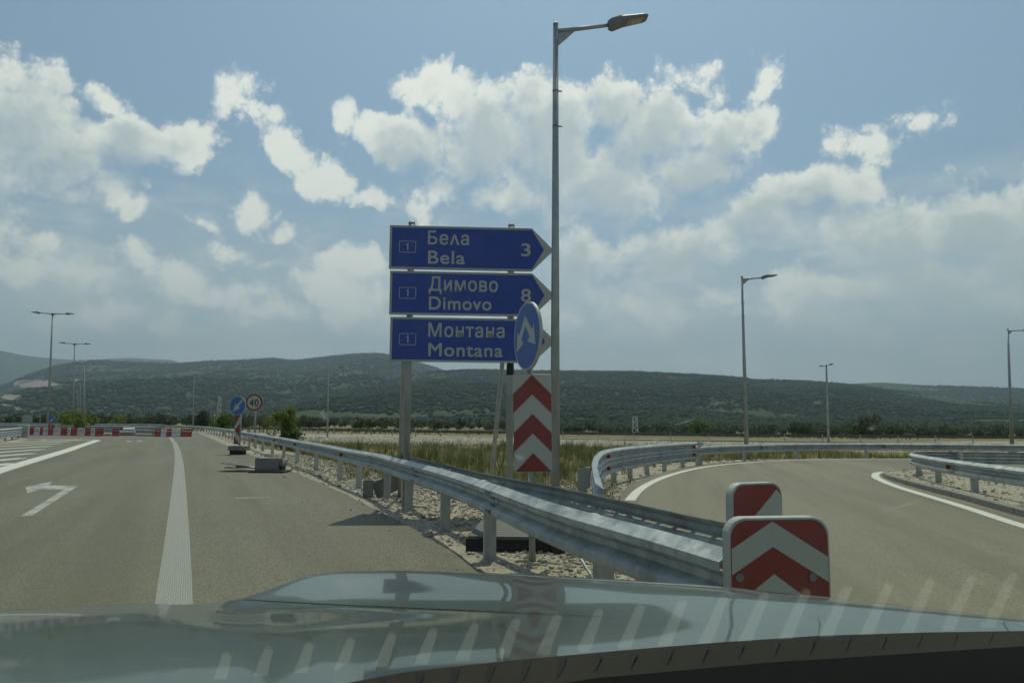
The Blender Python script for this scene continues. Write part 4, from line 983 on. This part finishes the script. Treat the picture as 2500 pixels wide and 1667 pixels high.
# ------------------------------------------------------------------ plastic barriers
def barrier_mesh(Lg, h=.72):
    b = MB(); d = .21
    b.box((0, -d, 0), (Lg - .02, d, .10)); b.box((.01, -d * .9, .10), (Lg - .03, d * .9, .24), None, (1, .75))
    n = 4; w = (Lg - .04) / (n * 2 + 1)
    for k in range(n + 1):
        x = .02 + k * 2 * w; b.box((x, -d * .62, .24), (x + w * 1.15, d * .62, h - .17), None, (1, .8))
    b.box((.02, -d * .40, .25), (Lg - .04, d * .30, h - .30))
    b.box((.01, -d * .55, h - .17), (Lg - .03, d * .55, h - .07))
    for k in range(n + 1):
        x = .02 + k * 2 * w; b.box((x, -d * .5, h - .07), (x + w * 1.2, d * .5, h))
    me = bpy.data.meshes.new('barrier'); me.from_pydata(b.v, [], b.f); return me
def put_barrier(x0, x1, yb, col, label, group, rz=0, dz=0, rx=0, Y=None):
    a = G(x0, yb); c = G(x1, yb); Lg = (c - a).length + .02
    me = barrier_mesh(Lg); me.materials.append(MATS['plastic_red' if col == 'R' else 'plastic_white'])
    o = link('water_barrier', me); o.location = a + Vector((0, 0, dz)); o.rotation_euler = (rx, 0, math.atan2(c.y - a.y, c.x - a.x) + rz); tag(o, label, 'barrier', group); return o
ORD = ['first', 'second', 'third', 'fourth', 'fifth', 'sixth', 'seventh']
rowL = [(315, 390, 'R'), (390, 452, 'W'), (452, 490, 'R'), (490, 548, 'W'), (548, 610, 'R'), (610, 692, 'W'), (695, 772, 'R'), (772, 805, 'W'), (805, 885, 'R'), (885, 968, 'W'), (968, 1040, 'R'), (1040, 1085, 'W'), (1085, 1188, 'R')]
cnt = {'R': 0, 'W': 0}
for x0, x1, c in rowL:
    xm = (x0 + x1) / 2; yb = 1061.6 + (xm - 315) / 870 * 3.0
    put_barrier(x0 * .2126, x1 * .2126, yb, c, '%s %s plastic barrier from the left in the long left row' % (ORD[cnt[c]], 'red' if c == 'R' else 'white'), 'plastic barriers in the left row', rz=random.uniform(-.11, .11), rx=random.uniform(-.03, .03)); cnt[c] += 1
put_barrier(1285 * .2126, 1368 * .2126, 1064.3, 'R', 'lone red plastic barrier standing in the gap between the rows', 'plastic barriers in the gap')
put_barrier(1375 * .2126, 1442 * .2126, 1060.3, 'R', 'red plastic barrier leaning behind the lone one in the gap', 'plastic barriers in the gap', rz=-.3)
put_barrier(1370 * .2126, 1550 * .2126, 1062.8, 'W', 'white plastic barrier lying toppled in the gap', 'plastic barriers in the gap', rx=R(74), dz=.2)
put_barrier(1400 * .2126, 1530 * .2126, 1061.5, 'W', 'second toppled white plastic barrier behind the first', 'plastic barriers in the gap', rx=R(40), dz=.12, rz=.15)
cnt = {'R': 0, 'W': 0}
for x0, x1, c in [(1770, 1845, 'R'), (1845, 1905, 'W'), (1905, 1968, 'R'), (1968, 2068, 'W'), (2070, 2202, 'R')]:
    put_barrier(x0 * .2126, x1 * .2126, 1065.6, c, '%s %s plastic barrier from the left in the right-hand row' % (ORD[cnt[c]], 'red' if c == 'R' else 'white'), 'plastic barriers in the right-hand row', rz=random.uniform(-.04, .04)); cnt[c] += 1
for (px, py, w_, m, nm, lab) in ((350, 1057, 1.4, 'plastic_red', 'red_strip', 'thin red plastic strip lying in the road gap'), (257, 1063.5, 1.0, 'concrete', 'rubble_block', 'small rubble block at the end of the left row'), (365, 1064.5, 1.2, 'concrete', 'rubble_block', 'small rubble block beside the right-hand row'), (318, 1063.5, 2.6, 'concrete', 'board', 'long grey board lying under the toppled barrier')):
    g = G(px, py); b = MB(); b.box((-w_ / 2, -.15, 0), (w_ / 2, .15, .14), Matrix.Translation(g) @ Matrix.Rotation(random.uniform(-.2, .2), 4, 'Z')); tag(bevel(b.build(nm, m), .03), lab, 'debris')

# ------------------------------------------------------------------ block and fallen sign on the shoulder
g = G(652, 1153); blk = thing('concrete_block', (g.x, g.y, 0), 'grey concrete block with a broken corner on the road shoulder', 'concrete block')
b = MB(); b.box((-.335, -.02, .06), (.30, .42, .385)); bevel(b.build('block', 'concrete', blk), .012)
bb = MB(); V = ICO_V * np.array([.10, .16, .15]) * (1 + rng.normal(0, .16, (12, 1))); bb.add([(v[0] + .37, v[1] + .16, v[2] + .20) for v in V], [tuple(f) for f in ICO_F]); bb.build('broken_corner', 'concrete', blk)
b = MB(); b.box((-.45, -.22, .0), (.52, .45, .055)); bevel(b.build('rubber_shade_foot', 'rubber', blk), .02)  # rubber base plate, the block's shadow taken into its black shape
g = G(590, 1150); fs_ = thing('fallen_sign', (g.x, g.y, 0), 'toppled sign lying face down beside the concrete block', 'road sign')
M = Matrix.Translation((-.22, .12, .15)) @ Matrix.Rotation(R(7), 4, 'Y') @ Matrix.Rotation(R(-6), 4, 'X')
MB().tube([M @ Vector((0, 0, 0)), M @ Vector((0, 0, .025))], .40, 32).build('disc', 'sign_grey', fs_)
M = Matrix.Translation((.05, -.22, .07)) @ Matrix.Rotation(R(4), 4, 'Y')
MB().box((-.42, -.12, 0), (.48, .12, .025), M).build('panel', 'sign_grey', fs_)
MB().tube([(-.2, .1, .12), (.5, .08, .08)], .03, 10).build('post', 'galvanised_pole', fs_, True)

# ------------------------------------------------------------------ cable chamber in the gore
pit = thing('cable_chamber', (0, 9.2, -.07), 'low black cable chamber with a slatted square lid in the gravel', 'manhole')
Mp = Matrix.Translation((0, 0, 0)) @ Matrix.Rotation(R(-4), 4, 'Z')
b = MB(); b.box((-.46, -.62, -.1), (.50, .92, .145), Mp); bevel(b.build('chamber', 'rubber', pit), .01)
for k in range(9):
    y0 = -.60 + k * .166; MB().box((-.44, y0, .146), (.48, y0 + .15, .165), Mp).build('slat', 'concrete_dark', pit) if 'concrete_dark' in MATS else None
mat('concrete_dark', (.15, .148, .132), .85)
for k in range(9):
    y0 = -.60 + k * .166; bevel(MB().box((-.44, y0, .146), (.48, y0 + .152, .167), Mp).build('slat', 'concrete_dark', pit), .004)
b = MB(); b.box((.50, -.7, -.1), (.78, -.35, .10), Mp); bevel(b.build('side_block', 'rubber', pit), .02)
bx = A(899, 1190, 14.6); o = thing('junction_box', (bx.x, 14.6, -.08), 'small grey box with a tilted plate behind the guardrail posts', 'box')
bevel(MB().box((-.09, -.06, 0), (.09, .06, .34)).build('box', 'concrete', o), .01)
M = Matrix.Translation((.32, .1, .22)) @ Matrix.Rotation(R(-24), 4, 'Y'); MB().box((-.24, -.01, -.16), (.28, .01, .16), M).build('plate', 'concrete', o)

# ------------------------------------------------------------------ loose stones, grass and weeds
def scatter(n, xr, yr, cond):
    x = rng.uniform(*xr, n); y = rng.uniform(*yr, n); k = cond(x, y); return x[k], y[k]
def in_gore(x, y): return (dist_poly(x, y, EDGE) > .02) & (-dist_poly(x, y, RING) > .02)
x, y = scatter(150000, (-14, 2.5), (4, 34), in_gore); w_ = rng.random(len(x)) < np.clip(9.0 / np.maximum(y, 5), 0, 1) * (1 - .85 * (grass_amount(x, y, 0) > .6)); x, y = x[w_], y[w_]; w_ = rng.random(len(x)) < .12 + .88 * sstep(.15, .75, dist_poly(x, y, EDGE)); x, y = x[w_], y[w_]
x = x[:38000]; y = y[:38000]; rad = rng.gamma(1.7, .0058, len(x)).clip(.005, .042) * (1 + .03 * y)
tag(blobs('gravel', np.stack([x, y, terrain(x, y) + rad * .25], 1), rad, 'stone', (1.25, .95, .7), .22, smooth=False), 'loose pale crushed stone between the guardrails', kind='stuff')
x, y = scatter(60000, (-45, 60), (40, 92), lambda x, y: (dist_poly(x, y, EDGE) > 1.5) & (-dist_poly(x, y, RING) > 1.5) & (dist_poly(x, y, FAR_ROAD) > .8) & (grass_amount(x, y, 0) < .5))
x = x[:16000]; y = y[:16000]; rad = rng.gamma(2.5, .013, len(x)).clip(.02, .11)
tag(blobs('rubble', np.stack([x, y, terrain(x, y) + rad * .2], 1), rad, 'stone', (1.2, 1, .7), .25, smooth=False), 'broken stone covering the bank below the far road', kind='stuff')
x, y = scatter(11000, (7.2, 26), (5, 23.5), lambda x, y: (dist_poly(x, y, ISL) > .2)); rad = rng.gamma(2.2, .0075, len(x)).clip(.006, .045)
tag(blobs('gravel', np.stack([x, y, .10 + rad * .2], 1), rad, 'stone', (1.2, 1, .7), .22, smooth=False), 'loose stone filling the kerbed island', kind='stuff')
x, y = scatter(9000, (-3, 30), (14, 60), lambda x, y: (np.abs(-dist_poly(x, y, RING) - 1.4) < 1.3)); x = x[:5000]; y = y[:5000]; rad = rng.gamma(2.2, .011, len(x)).clip(.008, .06)
tag(blobs('gravel', np.stack([x, y, terrain(x, y) + rad * .2], 1), rad, 'stone', (1.2, 1, .7), .22, smooth=False), 'loose stone along the outer edge of the ramp', kind='stuff')
x, y = scatter(1400, (-9, 1), (6, 30), lambda x, y: (dist_poly(x, y, EDGE) < -.03) & (dist_poly(x, y, EDGE) > -3.0 * rng.random(len(x)) ** 3)); x = x[:260]; y = y[:260]; rad = rng.gamma(2, .005, len(x)).clip(.005, .028)
tag(blobs('gravel', np.stack([x, y, rad * .4], 1), rad, 'stone', (1.2, 1, .7), .22, smooth=False), 'stray pebbles on the asphalt shoulder', kind='stuff')

def blades(name, x, y, h, width, lean, material, label, clump=1):
    n = len(x) * clump; x = np.repeat(x, clump) + rng.normal(0, .05, n) * (clump > 1); y = np.repeat(y, clump) + rng.normal(0, .05, n) * (clump > 1); h = np.repeat(h, clump) * rng.uniform(.5, 1.1, n)
    z = terrain(x, y); a = rng.random(n) * 6.283; l = rng.normal(0, lean, (n, 2)) * h[:, None]; dx, dy = np.cos(a) * width * h ** .3, np.sin(a) * width * h ** .3
    V = np.stack([np.stack([x - dx, y - dy, z], 1), np.stack([x + dx, y + dy, z], 1), np.stack([x + l[:, 0] * .4 + dx * .7, y + l[:, 1] * .4 + dy * .7, z + h * .55], 1), np.stack([x + l[:, 0], y + l[:, 1], z + h], 1), np.stack([x + l[:, 0] * .4 - dx * .7, y + l[:, 1] * .4 - dy * .7, z + h * .55], 1)], 1).reshape(-1, 3)
    b = np.arange(n) * 5; F = np.concatenate([np.stack([b, b + 1, b + 2, b + 4], 1)]); T = np.stack([b + 4, b + 2, b + 3, b + 3], 1)
    me = bpy.data.meshes.new(name); faces = [tuple(f) for f in F.tolist()] + [tuple(f[:3]) for f in T.tolist()]
    me.from_pydata(V.tolist(), [], faces); me.materials.append(MATS[material]); o = link(name, me); tag(o, label, kind='stuff'); return o
def grassy(x, y): return (grass_amount(x, y, 0) > .45) & (fbm(x * .35, y * .35, 77) + .5 > .38)
x, y = scatter(60000, (-30, 24), (11, 66), grassy); x = x[:15000]; y = y[:15000]
blades('grass', x, y, rng.gamma(6, .05, len(x)), .012, .35, 'grass_blade', 'dry and green grass in the dip behind the guardrails', 3)
x, y = scatter(5200, (-26, 20), (17, 60), lambda x, y: grassy(x, y) & (fbm(x * .22, y * .22, 91) > .02)); x = x[:800]; y = y[:800]
blades('weeds', x, y, rng.gamma(7, .075, len(x)), .012, .22, 'weed_green', 'tall green weeds standing in the grassy dip', 16)
x, y = scatter(1600, (-9, 3), (9, 22), lambda x, y: in_gore(x, y) & (dist_poly(x, y, EDGE) > .9) & (fbm(x * .5, y * .5, 5) > .10)); x = x[:240]; y = y[:240]
blades('grass', x, y, rng.gamma(5, .045, len(x)), .009, .4, 'grass_blade', 'sparse tufts growing in the gravel between the rails', 12)
x, y = scatter(3000, (0, 30), (14, 45), lambda x, y: (-dist_poly(x, y, RING) > .9) & (-dist_poly(x, y, RING) < 6) & (fbm(x * .4, y * .4, 15) > .02)); x = x[:500]; y = y[:500]
blades('grass', x, y, rng.gamma(6, .05, len(x)), .012, .35, 'grass_blade', 'dry grass behind the curved ramp guardrail', 10)
x, y = scatter(1800, (9, 26), (6, 22), lambda x, y: (dist_poly(x, y, ISL) > 1.3) & (fbm(x * .3, y * .3, 45) > .0)); x = x[:350]; y = y[:350]
o = blades('grass', x, y, rng.gamma(5, .05, len(x)), .012, .4, 'grass_blade', 'dry grass tufts on the kerbed island', 10); o.location.z = .17
x, y = scatter(2600, (-45, 70), (120, 180), lambda x, y: fbm(x * .03, y * .03, 65) > .03); x = x[:900]; y = y[:900]
blades('grass', x, y, rng.gamma(6, .11, len(x)), .05, .3, 'grass_blade', 'tall dry grass on the field beyond the far road', 8)

# ------------------------------------------------------------------ the car the picture is taken from
car = thing('car', (0, 0, 0), 'silver-green car bonnet below the windscreen', 'car')
def f_paintwork(N, p):
    v = poscoord(N); vo = N.node('ShaderNodeTexVoronoi'); N.put(vo.inputs['Vector'], v); vo.inputs['Scale'].default_value = 900
    N.put(p.inputs['Base Color'], N.mix(N.math('MULTIPLY', vo.outputs['Color'], .35), (.065, .085, .078, 1), (.15, .175, .165, 1)))
    N.put(p.inputs['Roughness'], N.math('MULTIPLY_ADD', N.noise(v, 6, 5, .65), .16, .22))
mat('car_paint', metal=.45, coat=.75, fn=f_paintwork)
mat('car_black', (.006, .006, .006), .95, spec=.05)
mat('car_cowl', (.05, .045, .038), .9, spec=.1)  # reflection of the lit dashboard is put into this brown-grey
FRONTPX = [(-500, 1540, .875), (-250, 1512, .89), (0, 1490, .90), (200, 1479, .905), (390, 1471, .91), (455, 1477, .905), (520, 1471, .91), (600, 1458, .915), (650, 1441, .927), (700, 1420, .94), (760, 1402, .953), (830, 1394, .96), (1000, 1392, .96), (1200, 1398, .955), (1500, 1413, .95), (1700, 1425, .94), (1900, 1445, .93), (2020, 1456, .925), (2200, 1476, .915), (2400, 1499, .905), (2500, 1509, .90), (2700, 1536, .885), (3000, 1580, .86)]
REARPX = [(-500, 1850), (0, 1800), (500, 1722), (850, 1669), (1000, 1641), (1250, 1614), (1500, 1591), (1750, 1570), (2000, 1553), (2250, 1545), (2500, 1541), (2750, 1541), (3000, 1545)]
def front_pt(px):
    f = np.array(FRONTPX); y = np.interp(px, f[:, 0], f[:, 1]); z = np.interp(px, f[:, 0], f[:, 2]); return G(px, y, z)
def rear_pt(px, z):
    f = np.array(REARPX); y = np.interp(px, f[:, 0], f[:, 1]); return G(px, y, z)
cols = np.linspace(-480, 2980, 174); rows = 48; vs = []
def smooth1(a, k): w = np.hanning(2 * k + 3)[1:-1]; w /= w.sum(); return np.convolve(np.pad(a, k, 'edge'), w, 'valid')
fpx = np.array(FRONTPX); FY = smooth1(np.interp(cols, fpx[:, 0], fpx[:, 1]), 3); FZ = smooth1(np.interp(cols, fpx[:, 0], fpx[:, 2]), 5)
# fall of the panel in degrees, from the front edge (t = 0) to the windscreen (t = 1): flat crown, steeper flanks
SLOPE_PX = [-480, 380, 470, 620, 760, 1000, 1400, 1700, 2980]
SLOPE_T = [0, .06, .16, .30, .42, .55, .8, 1]
SLOPE = [[7.5, 7, 6.6, 6.4, 6.3, 6.2, 6, 5.8], [7.5, 7, 6.6, 6.4, 6.3, 6.2, 6, 5.8], [9, 8.8, 8.4, 7.6, 6.8, 6.4, 6, 5.6], [5, 3.5, 4.5, 8.5, 8.4, 7, 6, 5.4], [3.5, 2.0, 2.0, 3.2, 7.6, 8.4, 6.6, 5],
         [5, 2.0, 1.6, 2.2, 6.0, 8.0, 7.2, 5], [9.5, 8, 6.0, 3.0, 3.0, 6.5, 7.4, 5], [10, 9.2, 8.2, 6.4, 3.6, 3.6, 5.0, 5], [10, 9.5, 8.6, 7.0, 4.6, 3.4, 3.6, 4.5]]
SL = np.array(SLOPE); ts_ = np.linspace(0, 1, rows + 1)
SG = np.array([np.interp(cols, SLOPE_PX, SL[:, j]) for j in range(len(SLOPE_T))]).T; SG = np.array([smooth1(SG[:, j], 4) for j in range(SG.shape[1])]).T
RZ = []
for ci, px in enumerate(cols):
    a = G(px, FY[ci], FZ[ci]); sl = np.tan(np.radians(np.interp(ts_, SLOPE_T, SG[ci]))); sl = smooth1(sl, 3)
    zr = 1.05
    for _ in range(6):
        r = rear_pt(px, zr); L = math.hypot(r.x - a.x, r.y - a.y); dz = np.concatenate([[0], np.cumsum((sl[1:] + sl[:-1]) / 2) * L / rows]); zr = a.z + dz[-1]
    RZ.append(zr)
    for k in range(-3, rows + 1):
        if k < 0:      # the lip that rolls down to the grille
            e = (a - r); e.z = 0; e.normalize(); q = a + e * (.012 * -k); q.z = a.z - .012 * k * k; vs.append(q); continue
        q = a.lerp(r, k / rows); q.z = a.z + dz[k]; vs.append(q)
nr = rows + 4; fs = [(i * nr + k, i * nr + k + 1, (i + 1) * nr + k + 1, (i + 1) * nr + k) for i in range(len(cols) - 1) for k in range(nr - 1)]
b = MB(); b.add(vs, fs); hood = b.build('bonnet', 'car_paint', car, True); hood['label'] = 'glossy silver-green bonnet reflecting hills and sky'
rz_at = lambda px: float(np.interp(px, cols, RZ))
def proj_y(p):
    x, y, z = p.x, p.y, p.z - EYE; f = y * math.cos(PITCH) + z * math.sin(PITCH); u = -y * math.sin(PITCH) + z * math.cos(PITCH)
    x /= f; u /= f; return PH / 2 - FPX * (-math.sin(ROLL) * x + math.cos(ROLL) * u)
seam = []; HV = [Vector(v) for v in b.v]
for ci, px in enumerate(cols):
    if 592 < px < 1520:
        yt = np.interp(px, [585, 840, 1200, 1520], [1463, 1477, 1493, 1508]); col_ = HV[ci * nr + 3:(ci + 1) * nr]; ys_ = [proj_y(v) for v in col_]
        k = max(1, min(len(ys_) - 1, int(np.searchsorted(ys_, yt)))); t = (yt - ys_[k - 1]) / (ys_[k] - ys_[k - 1]); t = min(max(t, 0), 1); q = col_[k - 1].lerp(col_[k], t); e = (col_[k - 1] - col_[k]).normalized(); w_ = .0022 * min(1, (1540 - px) / 500 + .15)
        seam += [q + Vector((0, 0, .0009)) - e * w_ * 1.6, q + Vector((0, 0, .0009)) + e * w_ * 1.6]
b = MB(); b.add(seam, [(2 * i, 2 * i + 2, 2 * i + 3, 2 * i + 1) for i in range(len(seam) // 2 - 1)]); b.build('panel_gap', 'car_black', hood)
# cowl with reflected dash slots painted as dark shapes, then the black dashboard edge
LOWPX = [(-500, 1990), (850, 1735), (1400, 1664), (1450, 1656), (1868, 1618), (2500, 1577), (3000, 1562)]
def low_pt(px, f=.955):
    q = np.array(LOWPX); y = np.interp(px, q[:, 0], q[:, 1]); r = rear_pt(px, rz_at(px)); return A(px, y, r.y * f)
vs = []
for px in cols:
    r = rear_pt(px, rz_at(px)); vs += [r + Vector((0, 0, .0015)), low_pt(px)]
b = MB(); b.add(vs, [(2 * i, 2 * i + 2, 2 * i + 3, 2 * i + 1) for i in range(len(cols) - 1)]); cw = b.build('cowl', 'car_cowl', car)
for i in range(20):
    px = 840 + i * 87.5; r = rear_pt(px, rz_at(px)); l = low_pt(px); d = (l - r); sx = Vector((1, .15, 0)).normalized(); nrm = d.cross(sx).normalized(); nrm = nrm if nrm.z > 0 else -nrm
    o_ = r + d * .04 + nrm * .0012
    b = MB(); b.add([o_ - sx * .002, o_ + sx * .0105, o_ + d * .60 + sx * .002, o_ + d * .78 - sx * .003, o_ + d * .80 - sx * .026, o_ + d * .64 - sx * .026, o_ + d * .58 - sx * .012], [(0, 1, 2, 3, 4, 5, 6)]); sl = b.build('slot_reflection', 'reflection_dark', cw)
vs = []
for px in cols:
    l = low_pt(px); q = A(px, 2100 + abs(px - 1250) * .1, .48); vs += [l + Vector((0, -.004, .002)), l.lerp(q, .3) + Vector((0, 0, .012)), q]
b = MB(); b.add(vs, [(3 * i + j, 3 * i + 3 + j, 3 * i + 4 + j, 3 * i + 1 + j) for i in range(len(cols) - 1) for j in (0, 1)]); b.build('dashboard', 'car_black', car, True)
# tinted windscreen: a slab of green-tinted glass
m = bpy.data.materials.new('tinted_glass'); m.use_nodes = True; N = NT(m.node_tree); N.n.clear(); out = N.node('ShaderNodeOutputMaterial'); va = N.node('ShaderNodeVolumeAbsorption')
va.inputs['Color'].default_value = (.47, .68, .25, 1); va.inputs['Density'].default_value = 26; N.l.new(va.outputs[0], out.inputs['Volume']); MATS['tinted_glass'] = m
vs = []; nx = 12
for i in range(nx + 1):
    x = -1.1 + 2.2 * i / nx; cv = .10 * (x / 1.1) ** 2
    for s_ in (0, 1):
        for (Y, z) in ((.80 - cv, 1.03), (.10 - cv * .6, 1.60)):
            n = Vector((0, .63, .78)); vs.append(Vector((x, Y, z)) + n * .0055 * s_)
fs = []
for i in range(nx):
    a = 4 * i; c = a + 4; fs += [(a, c, c + 1, a + 1), (a + 2, a + 3, c + 3, c + 2), (a, a + 2, c + 2, c), (a + 1, c + 1, c + 3, a + 3)]
fs += [(0, 1, 3, 2), (4 * nx, 4 * nx + 2, 4 * nx + 3, 4 * nx + 1)]
b = MB(); b.add(vs, fs); ws = b.build('windscreen', 'tinted_glass', car)
import bmesh
bm = bmesh.new(); bm.from_mesh(ws.data); bmesh.ops.recalc_face_normals(bm, faces=bm.faces[:]); bm.to_mesh(ws.data); bm.free()

# defroster grille on the dashboard and the clear lower part of the windscreen that mirrors it
mat('grille_plastic', (.36, .35, .31), .8)
for i in range(26):
    x = -.29 + i * .0365; dz = 1.066 + .012
    b = MB(); yt = float(np.interp(x, [-.3, -.14, .1, .47], [.672, .650, .618, .582])); yl = float(np.interp(x, [-.3, .1, .47], [.700, .664, .640])); k_ = (.745 - yt) / .16; k2 = (.745 - yl) / .16
    b.add([(x + .05 * k2, yl, dz - .004), (x + .0125 + .05 * k2, yl, dz - .004), (x + .0105 + .05 * k_, yt + .003, dz), (x + .006 + .05 * k_, yt, dz), (x + .002 + .05 * k_, yt + .003, dz)], [(0, 1, 2, 3, 4)]); o = b.build('grille_bar', 'grille_plastic', car); md = o.modifiers.new('thickness', 'SOLIDIFY'); md.thickness = .004
m = bpy.data.materials.new('clear_glass'); m.use_nodes = True; N = NT(m.node_tree); N.n.clear(); out = N.node('ShaderNodeOutputMaterial'); tr_ = N.node('ShaderNodeBsdfTransparent'); gl = N.node('ShaderNodeBsdfGlossy'); ad = N.node('ShaderNodeAddShader')
gl.inputs['Color'].default_value = (.12, .12, .112, 1); gl.inputs['Roughness'].default_value = .03; N.l.new(tr_.outputs[0], ad.inputs[0]); N.l.new(gl.outputs[0], ad.inputs[1]); N.l.new(ad.outputs[0], out.inputs['Surface']); MATS['clear_glass'] = m
b = MB(); n_ = Vector((0, .63, .777)); q = [Vector((x, Y, 1.03 + .814 * (.8 - Y))) - n_ * .004 for x in (-1.0, 1.0) for Y in (.79, .50)]
b.add(q, [(0, 2, 3, 1)]); b.build('windscreen_base', 'clear_glass', car)

m = bpy.data.materials.new('glass_dirt'); m.use_nodes = True; N = NT(m.node_tree); N.n.clear(); out = N.node('ShaderNodeOutputMaterial'); tr_ = N.node('ShaderNodeBsdfTransparent'); tl_ = N.node('ShaderNodeBsdfTranslucent'); mx = N.node('ShaderNodeMixShader')
tl_.inputs['Color'].default_value = (.5, .5, .48, 1); uvn = N.node('ShaderNodeTexCoord').outputs['Object']
rr_ = N.step(N.vmath('LENGTH', uvn), 1.0, .1); nn = N.step(N.noise(uvn, 1.6, 4, .6), .3, .75)
N.put(mx.inputs[0], N.math('MULTIPLY', N.math('MULTIPLY', rr_, nn), .30)); N.l.new(tr_.outputs[0], mx.inputs[1]); N.l.new(tl_.outputs[0], mx.inputs[2]); N.l.new(mx.outputs[0], out.inputs['Surface']); MATS['glass_dirt'] = m
for px, py, a_, b_, an in ((1735, 940, 17, 7, 25), (1665, 985, 38, 5, 34), (1594, 1030, 14, 9, 20), (801, 970, 10, 20, 0), (2110, 1001, 13, 10, 0), (2190, 1190, 55, 6, 38), (1980, 938, 16, 8, 15), (1270, 1072, 16, 14, 0), (1690, 1290, 22, 8, 30)):
    c_ = onplane(px, py, Vector((0, .80, 1.03)), n_) - n_ * .012; k = c_.length and (c_ - Vector((0, 0, EYE))).length / FPX
    o = MB().add([(math.cos(t * math.pi / 8), math.sin(t * math.pi / 8), 0) for t in range(16)], [tuple(range(16))]).build('glass_smear', 'glass_dirt', car)
    ex = Vector((1, 0, 0)); ey = Vector((0, -.777, .63)); ca, sa = math.cos(R(an)), math.sin(R(an)); X_ = (ex * ca + ey * sa) * a_ * k; Y_ = (ey * ca - ex * sa) * b_ * k * 1.3
    o.matrix_world = Matrix(((X_.x, Y_.x, -n_.x * .001, c_.x), (X_.y, Y_.y, -n_.y * .001, c_.y), (X_.z, Y_.z, -n_.z * .001, c_.z), (0, 0, 0, 1)))

# ------------------------------------------------------------------ haze
if HAZE > 0:
    m = bpy.data.materials.new('air'); m.use_nodes = True; N = NT(m.node_tree); N.n.clear(); out = N.node('ShaderNodeOutputMaterial'); pv = N.node('ShaderNodeVolumePrincipled')
    pv.inputs['Color'].default_value = (.64, .83, 1.0, 1); pv.inputs['Density'].default_value = HAZE; pv.inputs['Anisotropy'].default_value = .2; N.l.new(pv.outputs[0], out.inputs['Volume']); MATS['air'] = m
    hz = MB().box((-13000, -4000, -9), (13000, 14000, 1500)).build('haze', 'air'); tag(hz, 'pale summer haze over the whole valley', kind='stuff')
print('objects', len(bpy.data.objects), 'tris', sum(len(o.data.polygons) for o in bpy.data.objects if o.type == 'MESH'))
